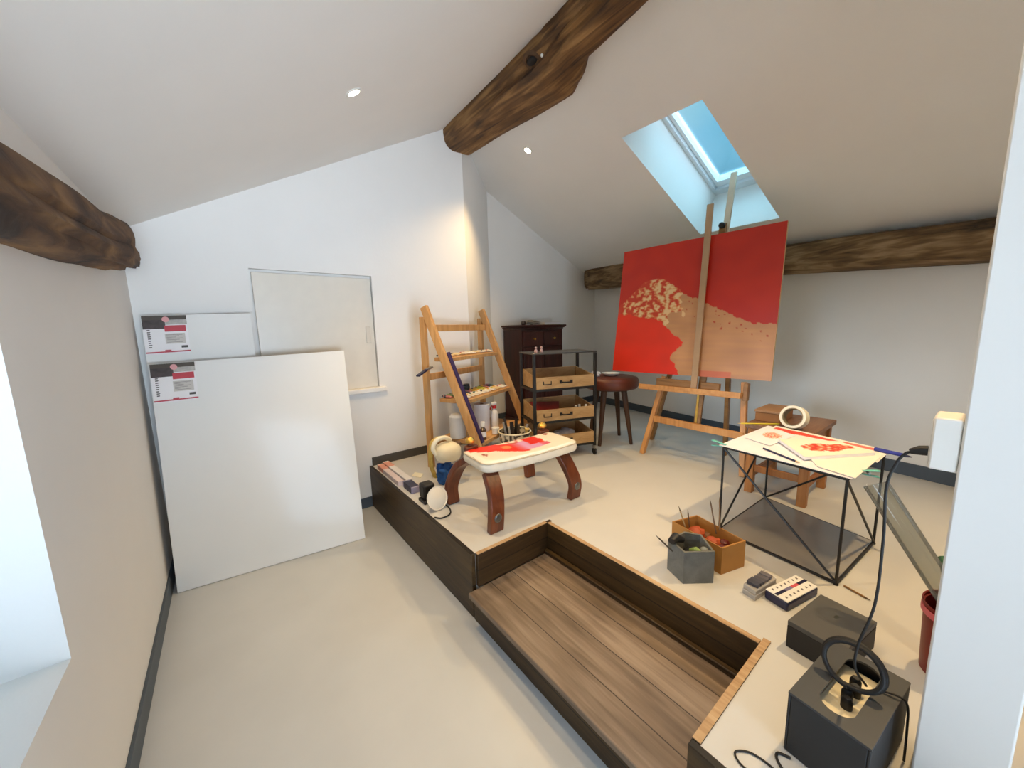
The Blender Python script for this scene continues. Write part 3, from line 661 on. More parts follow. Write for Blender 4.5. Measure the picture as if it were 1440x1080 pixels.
tag(obj('card', MB().plate([(1.12, 2.66, P + .001), (1.17, 2.72, P + .001), (1.13, 2.80, P + .001), (1.08, 2.74, P + .001)], (0, 0, .003)), plain('pale_card', (246, 236, 206), .7, .03), smooth=0), 'small pale card lying on the platform behind the black clip lamp', 'card')
# clip lamp: black body, white shade, cord
c = Vector((.995, 2.25, P))
t = thing('clip_lamp', 'black bodied clip lamp with a white dome shade facing forward', 'lamp', c)
obj('lamp_body', MB().box(c.x - .045, c.x + .04, c.y - .03, c.y + .06, P + .022, P + .125), BLACKP, t, bevel=.014)
obj('base', MB().box(c.x - .055, c.x + .03, c.y - .05, c.y + .05, P + .0005, P + .0225), BLACKP, t, bevel=.005)
sc = Vector((.985, 2.10, P + .075)); ax = Vector((.15, -1, .35)).normalized()
obj('lamp_shade', MB().lathe([(.012, -.05), (.035, -.045), (.062, -.025), (.074, .0), (.076, .006), (.072, .006), (.06, -.016), (.03, -.033), (.0, -.036)], sc, 32, ax, False), plain('shade_white', (244, 232, 210), .5, .03), t)
obj('diffuser', MB().lathe([(.071, .001), (.05, .010), (.0, .014)], sc, 28, ax, False), plain('shade_white', (244, 232, 210), .5, .03), t)
obj('neck', MB().tube([(.99, 2.225, P + .07), (.988, 2.15, P + .075)], .012, 10), BLACKP, t)
obj('cord', MB().tube(curve([(1.02, 2.25, P + .02), (1.045, 2.20, P + .006), (1.045, 2.06, P + .006), (1.01, 1.98, P + .006), (.945, 1.965, P + .006), (.915, 2.0, P + .007)], 8), .0045, 8), RUBBER, t)

# ------------------------------------------------------------------ dark red cabinet
t = thing('cabinet', 'dark red wooden cabinet standing in the far corner', 'cabinet', (3.1, 3.53, P))
x0, x1, y0, y1, zt = 2.76, 3.44, 3.35, 3.715, 1.50
obj('carcass', MB().box(x0, x1, y0 + .02, y1, P + .06, zt), CAB, t, bevel=.004)
obj('plinth', MB().box(x0 - .02, x1 + .02, y0, y1, P, P + .059), CAB, t, bevel=.006)
cn = MB()
for k, (e, za_, zb_) in enumerate(((.008, 1.501, 1.515), (.022, 1.516, 1.53), (.036, 1.531, 1.552))): cn.box(x0 - e, x1 + e, y0 + .02 - e, y1, za_, zb_)
obj('cornice', cn, CAB, t, bevel=.004)
for i in range(2):
    xa, xb = x0 + .02 + i * .325, x0 + .335 + i * .325
    d = obj('drawer', MB().box(xa, xb, y0, y0 + .019, 1.30, 1.47), CAB, t, bevel=.004)
    obj('knob', MB().lathe([(.008, 0), (.008, .012), (.014, .018), (.012, .027)], ((xa + xb) / 2, y0 - .001, 1.385), 14, (0, -1, 0)), BRASS, d)
    d = obj('door', MB().box(xa, xb, y0, y0 + .019, P + .08, 1.285), CAB, t, bevel=.004)
    obj('door_panel', MB().box(xa + .05, xb - .05, y0 - .007, y0 + .001, P + .14, 1.225), CAB, d, bevel=.006)
    obj('knob', MB().lathe([(.008, 0), (.008, .012), (.014, .018), (.012, .027)], (xb - .025 if i == 0 else xa + .025, y0 - .001, .9), 14, (0, -1, 0)), BRASS, d)
ct = 1.553
t = thing('book', 'pale closed book lying on top of the dark red cabinet', 'book', (3.30, 3.5, ct))
obj('cover', MB().box(3.16, 3.44, 3.40, 3.60, ct, ct + .004).box(3.16, 3.44, 3.40, 3.60, ct + .028, ct + .032).box(3.16, 3.164, 3.40, 3.60, ct + .0041, ct + .0279), plain('book_cover', (222, 212, 196), .6, .04), t)
obj('page_block', MB().box(3.165, 3.435, 3.405, 3.595, ct + .0042, ct + .0278), PAPER, t)
tag(obj('cloth_bundle', MB().ball((3.05, 3.5, ct + .033), .085, 22, 12, (1.2, .8, .3), .3), plain('grey_rag', (140, 132, 118), .9, .2, 20, .2)), 'grey brown folded rag on top of the dark red cabinet', 'rag')
tag(obj('small_pot', MB().lathe([(.022, 0), (.03, .012), (.03, .03), (.022, .045), (.018, .045)], (2.87, 3.46, ct + .0005), 18), plain('dark_pot', (62, 52, 48), .4, .1)), 'little dark pot at the left on the dark red cabinet', 'pot')

# ------------------------------------------------------------------ black trolley with crates
FR = Vector((2.57, 2.10, 0)); ut = Vector((.941, -.338, 0)); bt_ = Vector((.338, .941, 0))
TW, TD = .60, .35
O = FR - ut * TW
def TP(a, b, z): return O + ut * a + bt_ * b + Vector((0, 0, z))
TZ = 1.30
t = thing('trolley', 'black metal trolley on castors holding three wooden crates', 'trolley', TP(.3, .17, P))
for a in (.012, TW - .012):
    for b in (.012, TD - .012): obj('post', MB().bar(TP(a, b, P + .085), TP(a, b, TZ - .013), .024, .024, ut), BLACKM, t, bevel=.002)
obj('top_panel', MB().plate([TP(.0, .0, TZ - .012), TP(TW, 0, TZ - .012), TP(TW, TD, TZ - .012), TP(0, TD, TZ - .012)], (0, 0, .012)), plain('grey_metal_top', (66, 64, 62), .3, .08), t, bevel=.003)
for z in (.985, .705, P + .11):
    m = MB()
    m.bar(TP(.024, .012, z), TP(TW - .024, .012, z), .016, .02).bar(TP(.024, TD - .012, z), TP(TW - .024, TD - .012, z), .016, .02)
    m.bar(TP(.012, .024, z), TP(.012, TD - .024, z), .016, .02).bar(TP(TW - .012, .024, z), TP(TW - .012, TD - .024, z), .016, .02)
    obj('shelf_frame', m, BLACKM, t)
for a in (.012, TW - .012):
    for b in (.012, TD - .012):
        c = TP(a, b, P + .03)
        w = obj('castor', MB().lathe([(.02, -.01), (.029, -.009), (.029, .009), (.02, .01)], c, 20, ut), RUBBER, t)
        obj('fork', MB().bar(c + Vector((0, 0, .028)), c + Vector((0, 0, .056)), .03, .03), STEEL, w)
def crate(z, label, h=.115):
    t = thing('wooden_crate', label, 'crate', TP(.3, .17, z), 'crates in the black trolley')
    a0, a1, b0, b1, k = .026, TW - .026, .0, TD - .005, .012
    f = obj('front', MB().plate([TP(a0, b0, z), TP(a1, b0, z), TP(a1, b0 + k, z), TP(a0, b0 + k, z)], (0, 0, h * .86)), CRATE, t, bevel=.002)
    obj('back', MB().plate([TP(a0, b1 - k, z), TP(a1, b1 - k, z), TP(a1, b1, z), TP(a0, b1, z)], (0, 0, h * 1.25)), CRATE, t, bevel=.002)
    for a in (a0, a1 - k): obj('side', MB().hexa([TP(a, b0 + k, z), TP(a + k, b0 + k, z), TP(a + k, b1 - k, z), TP(a, b1 - k, z), TP(a, b0 + k, z + h * .86), TP(a + k, b0 + k, z + h * .86), TP(a + k, b1 - k, z + h * 1.25), TP(a, b1 - k, z + h * 1.25)]), CRATE, t, bevel=.002)
    obj('bottom', MB().plate([TP(a0 + k, b0 + k, z), TP(a1 - k, b0 + k, z), TP(a1 - k, b1 - k, z), TP(a0 + k, b1 - k, z)], (0, 0, .008)), CRATE, t)
    zc = z + h * .45
    hd = MB().tube(curve([TP(.255, -.001, zc), TP(.262, -.022, zc - .002), TP(.30, -.026, zc - .003), TP(.338, -.022, zc - .002), TP(.345, -.001, zc)], 4), .006, 8)
    hh = obj('handle', hd, BLACKM, f)
    for a in (.25, .35): obj('handle_plate', MB().obox(TP(a, -.0035, zc), ut * .011, bt_ * .0025, Vector((0, 0, .013))), BLACKM, f)
    m = MB()
    m.obox(TP(.125, -.003, zc - .014), ut * .036, bt_ * .0025, Vector((0, 0, .003))).obox(TP(.09, -.003, zc), ut * .003, bt_ * .0025, Vector((0, 0, .014))).obox(TP(.16, -.003, zc), ut * .003, bt_ * .0025, Vector((0, 0, .014)))
    obj('label_holder', m, BLACKM, f)
    return t
for z, l in ((.997, 'top wooden crate in the black trolley, almost empty'), (.717, 'middle wooden crate in the black trolley, holding a red packet'), (P + .122, 'bottom wooden crate in the black trolley, half hidden by the bench')): crate(z, l)
tag(obj('white_ball', MB().ball(TP(.19, .03, 1.045 + .058), .018, 14, 8), WHITEP), 'little white ball just inside the front of the top crate', 'ball').location.z = 1.005 + .018
z = .726
tag(obj('red_packet', MB().hexa([TP(.05, .02, z), TP(.24, .02, z), TP(.36, .27, z), TP(.06, .27, z), TP(.05, .02, z + .085), TP(.24, .02, z + .07), TP(.36, .27, z + .10), TP(.06, .27, z + .12)]), plain('dark_red_card', (128, 26, 20), .5, .15), bevel=.006), 'dark red packet lying in the middle crate', 'packet')
for i in range(3):
    c = TP(.42 + .05 * i, .05 + .03 * (i % 2), z)
    q = thing('small_bottle', 'tiny white topped bottle at the right of the middle crate', 'bottle', c, 'tiny bottles in the middle crate')
    obj('body', MB().lathe([(.016, 0), (.017, .004), (.017, .06), (.009, .07)], c, 14), plain('bottle_lilac', (150, 150, 190), .3, .1), q)
    obj('cap', MB().lathe([(.011, .071), (.011, .095)], c, 12), WHITEP, q)
z = P + .131
tag(obj('plastic_bag', MB().ball(TP(.36, .16, z + .06), .07, 20, 12, (1.5, 1.2, .55), .45), plain('grey_film', (186, 188, 198), .25, .1)), 'crumpled pale plastic bag in the bottom crate', 'bag')
for i, (a, b) in enumerate(((.075, .12), (.14, .15))):
    c = TP(a, b, TZ + .0005)
    tag(obj('small_figure_bottle', MB().lathe([(.013, 0), (.016, .006), (.013, .022), (.006, .03), (.011, .04), (.007, .05)], c, 14), plain('dusty_pink', (196, 160, 156), .5, .1)), ['little dusty pink bottle on the trolley top, nearest its left corner', 'little dusty pink bottle on the trolley top, second from its left corner'][i], 'bottle')

# ------------------------------------------------------------------ round stool and dish
c = Vector((3.0, 2.28, P))
t = thing('round_stool', 'round stool with a thick brown leather seat between the trolley and the easel', 'stool', c)
obj('seat', MB().lathe([(.20, .545), (.25, .55), (.268, .575), (.268, .625), (.255, .65), (.21, .662), (.0, .666)], c, 40, caps=False), LEATHER, t, smooth=50)
obj('seat_underside', MB().lathe([(.20, .535), (.20, .5448)], c, 32), DLEG, t)
for k in range(4):
    a = math.radians(-78 + 90 * k); d = Vector((math.cos(a), math.sin(a), 0))
    obj('leg', MB().tube([c + d * .225, c + d * .14 + Vector((0, 0, .534))], [.016, .030], 14), DLEG, t)
c = Vector((2.99, 2.27, P + .6665))
t = thing('paint_dish', 'small white dish with traces of red paint on the round stool', 'dish', c)
obj('dish_bowl', MB().lathe([(.04, 0), (.07, .008), (.09, .028), (.086, .028), (.066, .012), (.0, .006)], c, 28, caps=False), WHITEP, t)
obj('paint_smear', MB().ball(c + Vector((.0, -.02, .012)), .04, 14, 8, (1, .7, .2), .3), plain('pink_paint', (222, 120, 112), .4, .1), t)
tag(obj('crumpled_tissue', MB().ball((2.87, 2.36, P + .6665 + .022), .045, 20, 12, (1, 1, .6), .6), PAPER), 'crumpled white tissue behind the dish on the round stool', 'tissue')

# ------------------------------------------------------------------ easel with the red painting
F1 = Vector((2.902, 1.845, 0)); u = Vector((.10, -.995, 0)); nn = Vector((-.995, -.10, 0))   # u along, nn to the viewer
lean = .08
def EP(a, z, off=0.):       # point on the leaning easel plane
    return F1 + u * a - nn * (.05 + lean * (z - .85)) + nn * off + Vector((0, 0, z))
t = thing('easel', 'wooden studio easel holding the red painting', 'easel', F1 + u * .4 + Vector((0, 0, P)))
for a0, a1 in ((.0, .13), (.80, .745)):
    p0 = F1 + u * a0 + Vector((0, 0, P)); p1 = EP(a1, 1.06, -.055)
    obj('leg', MB().bar(p0, p1, .038, .05, nn), EASELW, t, bevel=.004)
obj('crossbar', MB().bar(EP(.085, .69, .0), EP(.785, .66, .0), .03, .055), EASELW, t, bevel=.004)
obj('tray', MB().plate([EP(-.035, .955, .09), EP(.76, .955, .09), EP(.76, .955, -.03), EP(-.035, .955, -.03)], (0, 0, .022)), EASELW, t, bevel=.003)
obj('tray_rail', MB().bar(EP(-.035, .985, .085), EP(.76, .985, .085), .014, .03), EASELW, t, bevel=.003)
obj('rear_leg', MB().bar(Vector((3.39, 1.34, P)), EP(.62, 1.25, -.075), .03, .05, nn), EASELD, t, bevel=.003)
obj('rear_leg', MB().bar(Vector((3.34, 2.02, P)), EP(.20, 1.25, -.075), .03, .05, nn), EASELD, t, bevel=.003)
obj('rear_bar', MB().bar(EP(.12, 1.25, -.095), EP(.70, 1.25, -.095), .03, .05), EASELD, t, bevel=.003)
ms = obj('mast', MB().bar(EP(.43, .66, -.045), EP(.50, 2.28, -.075), .05, .03, nn), EASELD, t, bevel=.003)
obj('ratchet_strip', MB().bar(EP(.425, .66, -.027), EP(.43, .95, -.027), .016, .004, nn), BRASS, ms)
up = obj('mast_extension', MB().bar(EP(.505, 2.16, -.11), EP(.535, 2.66, -.115), .045, .022, nn), plain('pale_beech', (214, 200, 176), .5, .05), t, bevel=.003)
obj('clamp_knob', MB().lathe([(.01, -.02), (.022, -.015), (.022, .02), (.014, .028)], EP(.50, 2.26, -.05), 16, nn), BLACKP, t)
obj('support_block', MB().bar(EP(.10, 1.015, .02), EP(.40, 1.01, .02), .045, .075), EASELD, t, bevel=.003)
obj('support_block', MB().bar(EP(.465, 1.01, .02), EP(.60, 1.005, .02), .045, .075), EASELD, t, bevel=.003)
obj('front_bar', MB().bar(EP(.418, .98, .055), EP(.432, 2.42, .035), .048, .016, nn), plain('front_bar_wood', (176, 142, 106), .55, .07), t, bevel=.003)
obj('side_clamp', MB().bar(EP(.775, .93, .0), EP(.775, 1.06, .0), .03, .06, nn), EASELD, t, bevel=.003)

TL, TR, BR, BL = Vector((3.027, 2.162, 2.183)), Vector((3.152, .934, 2.193)), Vector((3.063, .935, 1.088)), Vector((2.935, 2.210, 1.086))
pn = (BR - BL).cross(TL - BL).normalized()
if pn.x > 0: pn = -pn
t = thing('painting', 'large unfinished red and bare wood painting on the easel', 'painting', (BL + BR) / 2)
def pw(a, b): return lerp(lerp(TL, TR, a), lerp(BL, BR, a), b)
def interp(tab, x):
    for (x0, y0), (x1, y1) in zip(tab, tab[1:]):
        if x <= x1: return y0 + (y1 - y0) * (x - x0) / max(1e-6, x1 - x0)
    return tab[-1][1]
UP = [(0, .46), (.03, .43), (.10, .36), (.18, .28), (.26, .25), (.33, .27), (.40, .32), (.48, .40), (.58, .45), (.70, .52), (.82, .60), (.90, .625), (1, .63)]
LO = [(0, .515), (.06, .52), (.18, .55), (.30, .57), (.35, .61), (.42, .68), (.46, .72), (.50, .75)]
def pcol(a, b):
    n1 = noise.noise(Vector((a * 9, b * 9, 0))); n2 = noise.noise(Vector((a * 26, b * 26, 5))); n3 = noise.noise(Vector((a * 48, b * 60, 2)))
    k = .5 + .5 * n1
    redtop = (190 + 10 * n1, 34 + 6 * n1, 4); redlo = (222 + 10 * n1, 40 + 14 * (1 - b) , 3)
    wd = (196 + 12 * n1 + 8 * noise.noise(Vector((a * 4, b * 40, 9))), 140 + 10 * n1 + 8 * noise.noise(Vector((a * 4, b * 40, 9))), 92 + 8 * n1)
    y = interp(UP, a) + .016 * n2 + .01 * n3
    if b < y: return redtop
    if a < .52:
        yl = interp(LO, a) + .016 * n2
        rb_ = interp([(0, .50), (.74, .50), (.78, .485), (.83, .44), (.88, .425), (.92, .46), (1.0, .485)], b) + .018 * n2
        if b > yl and a < rb_: return redlo
        if a < .50 and b < .74 and a + (b - .45) * .6 < .46 + .10 * n1 + .05 * n2:
            s = n2 + .7 * n3 + .9 * (a - .28)
            if s < -.16: return (198, 56, 24)
            if s < .02: return (210, 104, 52)
            if s < .22: return (220, 160, 100)
            return (228, 190, 136)
    if n3 > .50 and abs(b - y) < .12: return (176, 66, 32)
    if b > .955 and .62 < a < .8: return (206, 110, 74)
    return wd
g = MB().grid(lambda a, b: pw(a, b) + pn * .0005, 190, 170, pcol)
obj('painted_face', g, vcol('oil_paint', .42), t, smooth=0)
obj('wood_panel', MB().plate([TL, TR, BR, BL], -pn * .028), plain('panel_edge', (216, 190, 140), .6, .05), t)

# ------------------------------------------------------------------ wooden stool behind the table, with box and tape
t = thing('square_stool', 'orange brown wooden stool standing behind the wire table', 'stool', (2.93, .78, P))
x0, x1, y0, y1, zt = 2.722, 3.20, .60, .945, .84
obj('seat', MB().box(x0 - .012, x1 + .02, y0 - .015, y1 + .015, zt - .03, zt), STOOLT, t, bevel=.004)
for x in (x0 + .025, x1 - .025):
    for y in (y0 + .025, y1 - .025): obj('leg', MB().box(x - .024, x + .024, y - .024, y + .024, P, zt - .031), STOOLW, t, bevel=.003)
for y in (y0 + .025, y1 - .025):
    obj('stretcher', MB().box(x0 + .05, x1 - .05, y - .011, y + .011, P + .10, P + .145), STOOLW, t, bevel=.003)
    obj('apron', MB().box(x0 + .05, x1 - .05, y - .011, y + .011, zt - .10, zt - .032), STOOLW, t, bevel=.003)
for x in (x0 + .025, x1 - .025):
    obj('stretcher', MB().box(x - .011, x + .011, y0 + .05, y1 - .05, P + .15, P + .195), STOOLW, t, bevel=.003)
    obj('apron', MB().box(x - .011, x + .011, y0 + .05, y1 - .05, zt - .10, zt - .032), STOOLW, t, bevel=.003)
t = thing('card_box', 'brown flat box on the wooden stool behind the tape roll', 'box', (2.98, .87, zt))
obj('box_body', MB().box(2.84, 3.10, .80, .945, zt + .0005, zt + .06), plain('brown_card', (146, 98, 52), .7, .08), t, bevel=.003)
obj('box_lid', MB().box(2.835, 3.105, .795, .95, zt + .061, zt + .078), plain('brown_card2', (156, 118, 84), .7, .06), t, bevel=.003)
tc_, ax = Vector((2.765, .705, zt + .0735)), Vector((-.95, .12, .26)).normalized()
t = thing('tape_roll', 'roll of cream masking tape standing upright on the wooden stool', 'tape', tc_)
obj('tape', MB().lathe([(.056, -.027), (.071, -.027), (.071, .027), (.056, .027), (.056, -.027)], tc_, 40, ax, False), plain('masking_tape', (232, 226, 206), .6, .03), t)
obj('core', MB().lathe([(.0555, -.0265), (.0555, .0265), (.051, .0265), (.051, -.0265), (.0555, -.0265)], tc_, 40, ax, False), plain('card_core2', (128, 118, 92), .7, .08), t)
t = thing('pencil', 'yellow pencil lying across the front edge of the wooden stool', 'pencil', (2.70, .93, zt))
obj('shaft', MB().tube([(2.66, .965, zt + .0045), (2.82, .795, zt + .0045)], .004, 6), YEL, t)
obj('tip', MB().tube([(2.66, .965, zt + .0045), (2.645, .981, zt + .0045)], [.004, .001], 6), plain('pencil_tip', (206, 178, 130), .6, .05), t)

# ------------------------------------------------------------------ black wire table with papers
zt = .852
Bq = {'N': (2.0, .31), 'L': (2.07, .825), 'B': (2.69, .805), 'R': (2.535, .268)}
def q(k, z): return Vector((*Bq[k], z))
t = thing('wire_table', 'black wire side table with crossing rods, covered in papers', 'table', (2.3, .55, P))
for k in 'NLBR':
    obj('upright', MB().tube([q(k, P + .008), q(k, zt - .008)], .0058, 8), BLACKM, t)
for a, b in (('L', 'N'), ('N', 'R'), ('R', 'B'), ('B', 'L')):
    obj('diagonal_rod', MB().tube([q(a, zt - .012), q(b, P + .012)], .0055, 8), BLACKM, t)
for nm, z in (('base_frame', P + .008), ('top_frame', zt - .008)):
    m = MB()
    for a, b in (('N', 'L'), ('L', 'B'), ('B', 'R'), ('R', 'N')): m.tube([q(a, z), q(b, z)], .0065, 8)
    obj(nm, m, BLACKM, t)
def inset(ks, k, z): c = sum((q(a, z) for a in 'NLBR'), Vector()) / 4; return [c + (q(a, z) - c) * k for a in ks]
obj('base_panel', MB().plate(inset('NLBR', .985, P + .010), (0, 0, .004)), plain('smoked_panel', (150, 146, 140), .2, .05, 4), t, smooth=0)
obj('top_panel', MB().plate(inset('NLBR', .985, zt - .006), (0, 0, .006)), plain('table_black', (30, 29, 28), .4, .06), t, smooth=0)
for k in 'NLBR': obj('foot_pad', MB().lathe([(.009, 0), (.009, .006)], q(k, P), 12), RUBBER, t)
# large sheet, second sheet, canvas board
def sheet(name, label, pts, z, colfn, nu=60, nv=50, th=.0012):
    p = [Vector((x, y, z)) for x, y in pts]
    f = lambda a, b: lerp(lerp(p[0], p[1], a), lerp(p[3], p[2], a), b)
    o = obj(name, MB().plate(p, (0, 0, th)), PAPER, smooth=0)
    tag(o, label, 'paper' if name != 'canvas_board' else 'canvas')
    if colfn: obj('painted_face', MB().grid(lambda a, b: f(a, b) + Vector((0, 0, th + .0006)), nu, nv, colfn), vcol('watercolour', .7), o, smooth=0)
    return o
def sheet1(a, b):
    n = noise.noise(Vector((a * 9, b * 9, 4))); n2 = noise.noise(Vector((a * 24, b * 24, 1)))
    c = (236, 234, 242)
    x, y = (a - .24) / .15, (b - .15) / .10     # pale red study near the far left corner
    if x * x + y * y < 1 + n2 * .9:
        c = (232, 150, 132) if n2 > .1 else ((214, 90, 80) if n2 < -.2 else (238, 196, 180))
    if a > .55 and b > .55: c = (240, 232, 216)
    return c
sheet('paper_sheet', 'large white sheet covering the left half of the wire table', [(2.055, .845), (2.68, .815), (2.42, .275), (1.985, .295)], zt + .0015, lambda a, b: (236, 234, 240), 4, 4)
def sheet2(a, b):
    n = noise.noise(Vector((a * 7, b * 7, 8)))
    if .03 < a < .72 and .10 + .2 * abs(a - .3) + .05 * n < b < .42 - .28 * abs(a - .25) + .08 * n: return (222, 74, 58)
    if .66 < a < .93 and .10 + .04 * n < b < .26 + .05 * n: return (222, 120, 112)
    return (238, 234, 226)
# far sheet: from the back corner along the far edge
sheet('paper_sheet', 'white sheet with a long red brush mark along the far edge of the wire table', [(2.70, .78), (2.56, .25), (2.30, .262), (2.44, .775)], zt + .004, sheet2)
def sheet3(a, b):
    n2 = noise.noise(Vector((a * 16, b * 16, 3)))
    x, y = (a - .42) / .42, (b - .5) / .34
    if x * x + y * y < .8 + n2 * .8: return (222, 96, 84) if n2 < -.1 else ((240, 170, 140) if n2 < .2 else (244, 216, 196))
    return (238, 236, 242)
sheet('paper_sheet', 'white sheet with a small pale red study at the far left of the wire table', [(2.28, .80), (2.61, .785), (2.53, .63), (2.22, .66)], zt + .0066, lambda a, b: sheet3((a - .35) * 1.8, b))
sheet('paper_sheet', 'cream sheet overhanging the near corner of the wire table', [(2.20, .50), (2.44, .262), (1.99, .285), (2.04, .42)], zt + .0066, lambda a, b: (240, 234, 222), 3, 3)
def fruit(a, b):
    n2 = noise.noise(Vector((a * 13, b * 13, 6))); n3 = noise.noise(Vector((a * 30, b * 30, 2)))
    for cx, cy, r in ((.35, .55, .20), (.55, .62, .18), (.76, .50, .2), (.50, .42, .16)):
        d = math.hypot((a - cx) * 1.1, b - cy)
        if d < r * (1 + .3 * n3): return (206, 54, 38) if n2 < 0 else ((232, 120, 84) if n2 < .25 else (242, 190, 160))
    return (244, 236, 218)
cb = [(2.325, .655), (2.50, .44), (2.40, .285), (2.09, .48)]
o = sheet('canvas_board', 'small cream canvas board with a red fruit sketch on top of the papers', cb, zt + .0092, fruit, 60, 60, .014)
# pens, clips
def stick(name, label, cat, a, b, r, mat, tipm, tl=.02):
    a, b = Vector(a), Vector(b); d = (b - a).normalized()
    t = thing(name, label, cat, (a + b) / 2)
    obj('shaft', MB().tube([a, b], r, 8), mat, t)
    obj('tip', MB().tube([b, b + d * tl], [r, r * .25], 8), tipm, t)
stick('pencil', 'dark blue pencil lying on the white sheet near the table edge', 'pencil', (2.145, .665, zt + .0085), (2.045, .50, zt + .0085), .0045, NAVY, plain('pencil_tip', (206, 178, 130), .6, .05))
stick('marker_pen', 'thick blue marker pointing right off the far right table corner', 'marker', (2.50, .30, zt + .0155), (2.472, .20, zt + .0155), .0095, BLUE, NAVY, .03)
def clip(label, c, d):
    c, d = Vector(c), Vector(d).normalized(); s = Vector((-d.y, d.x, 0))
    t = thing('bulldog_clip', label, 'clip', c)
    for k in (1, -1): obj('jaw', MB().hexa([c - d * .03 - s * .006 + Vector((0, 0, k * .003)), c + d * .045 - s * .012 + Vector((0, 0, k * .012)), c + d * .045 + s * .012 + Vector((0, 0, k * .012)), c - d * .03 + s * .006 + Vector((0, 0, k * .003)), c - d * .03 - s * .006 + Vector((0, 0, k * .006)), c + d * .045 - s * .012 + Vector((0, 0, k * .016)), c + d * .045 + s * .012 + Vector((0, 0, k * .016)), c - d * .03 + s * .006 + Vector((0, 0, k * .006))]), TEAL, t, bevel=.002)
    obj('spring', MB().lathe([(.005, -.012), (.005, .012)], c + d * .01, 10, s), STEEL, t)
clip('teal clip gripping the paper at the far left table corner', (2.075, .845, zt + .002), (.1, 1, 0))
clip('teal clip gripping the paper at the near table corner', (2.125, .275, zt + .0), (.5, -1, 0))
tag(obj('tag_label', MB().plate([(2.2, .273, .735), (2.215, .273, .735), (2.215, .276, .775), (2.2, .276, .775)], (0, .0015, 0)), PAPER, smooth=0), 'tiny white tag on the near right rod of the wire table', 'tag')
stick('paint_brush', 'thin brush lying on the platform at the near foot of the wire table', 'brush', (2.01, .285, P + .005), (1.985, .215, P + .005), .004, plain('brush_wood', (130, 94, 50), .5, .08), plain('bristle', (90, 70, 50), .8, .1))

# ------------------------------------------------------------------ pots and small boxes on the platform edge
def openbox(t, corners, z0, z1, th, mat):
    c = sum((Vector((*k, 0)) for k in corners), Vector()) / len(corners); n = len(corners)
    inn = [Vector((*k, 0)) + (c - Vector((*k, 0))).normalized() * th * 1.5 for k in corners]
    for i in range(n):
        a, b, a2, b2 = Vector((*corners[i], z0)), Vector((*corners[(i + 1) % n], z0)), inn[i] + Vector((0, 0, z0)), inn[(i + 1) % n] + Vector((0, 0, z0))
        obj('side', MB().plate([a, b, b2, a2], (0, 0, z1 - z0)), mat, t, smooth=0)
    obj('bottom', MB().poly([k + Vector((0, 0, z0)) for k in inn], (0, 0, .006)), mat, t, smooth=0)
SLATE = plain('grey_felt', (112, 112, 106), .85, .2, 18, .25)
pc = [(1.500, .735), (1.607, .652), (1.70, .755), (1.665, .82), (1.545, .835)]
t = thing('felt_pot', 'grey angular pot holding small tools at the platform edge', 'pot', (1.6, .75, P))
openbox(t, pc, P + .0005, P + .152, .008, SLATE)
ins_ = P + .008
tag(obj('black_sponge', MB().ball((1.60, .76, ins_ + .06), .052, 18, 12, (1.0, .7, 1), .15), plain('black_foam', (16, 15, 14), .9, .2)), 'black sponge filling the grey pot', 'sponge')
tag(obj('black_grip', MB().tube([(1.60, .80, P + .145), (1.545, .80, P + .177), (1.51, .80, P + .170)], [.016, .021, .016], 12), BLACKP), 'short black tool grip resting on the rim of the grey pot', 'tool')
tag(obj('green_grip', MB().tube([(1.58, .745, P + .125), (1.565, .715, P + .148), (1.58, .69, P + .130)], [.009, .013, .008], 12), plain('lime_plastic', (146, 168, 92), .4, .1)), 'lime green tool grip in the grey pot', 'tool')
tag(obj('grey_ball', MB().ball((1.612, .70, P + .128), .02, 16, 10), plain('grey_ball', (128, 134, 132), .5, .1)), 'small grey ball at the front of the grey pot', 'ball')
stick('paint_brush', 'thin brush poking out left of the grey pot', 'brush', (1.54, .80, P + .1), (1.485, .85, P + .175), .0035, plain('brush_dark', (80, 66, 52), .5, .1), plain('bristle_grey', (140, 132, 122), .8, .1))
bcn = [(1.690, .655), (1.835, .612), (1.905, .875), (1.745, .925)]
CARD = plain('tan_card', (172, 120, 56), .7, .06)
t = thing('tan_box', 'tan open box of brushes and clay pieces beside the grey pot', 'box', (1.79, .77, P))
openbox(t, bcn, P + .0005, P + .132, .006, CARD)
CLAY = plain('terracotta', (170, 74, 34), .6, .15, 20)
for i, (x, y, r, c) in enumerate([(1.76, .73, .040, CLAY), (1.79, .82, .042, CLAY), (1.82, .70, .026, plain('dark_red_clay', (92, 26, 18), .5, .2)), (1.765, .685, .028, plain('dark_red_clay', (92, 26, 18), .5, .2)), (1.835, .79, .022, plain('brown_clay', (120, 80, 44), .7, .2))]):
    tag(obj('clay_piece', MB().ball((x, y, P + .008 + r * .9 + .05), r, 16, 10, (1.05, .9, .75), .3), c), ['big terracotta clay piece nearest the front of the tan box', 'big terracotta clay piece in the middle of the tan box', 'dark red clay piece at the right of the tan box', 'dark red clay piece in the front corner of the tan box', 'brown clay piece at the back of the tan box'][i], 'clay')
bw = plain('brush_wood2', (170, 140, 96), .5, .1); bd2 = plain('brush_brown', (104, 80, 58), .5, .1)
for i, (a, b, m) in enumerate([((1.765, .83, P + .03), (1.745, .885, P + .205), bw), ((1.80, .85, P + .03), (1.80, .87, P + .175), bd2), ((1.85, .75, P + .10), (1.868, .79, P + .235), bd2), ((1.85, .735, P + .125), (1.93, .775, P + .235), bd2)]):
    stick('paint_brush', ['pale brush standing tallest at the left of the tan box', 'short brown brush at the back of the tan box', 'brown brush leaning right out of the tan box, the steeper one', 'brown brush leaning right out of the tan box, the flatter one'][i], 'brush', a, b, .0035, m, plain('bristle', (90, 70, 50), .8, .1), .025)
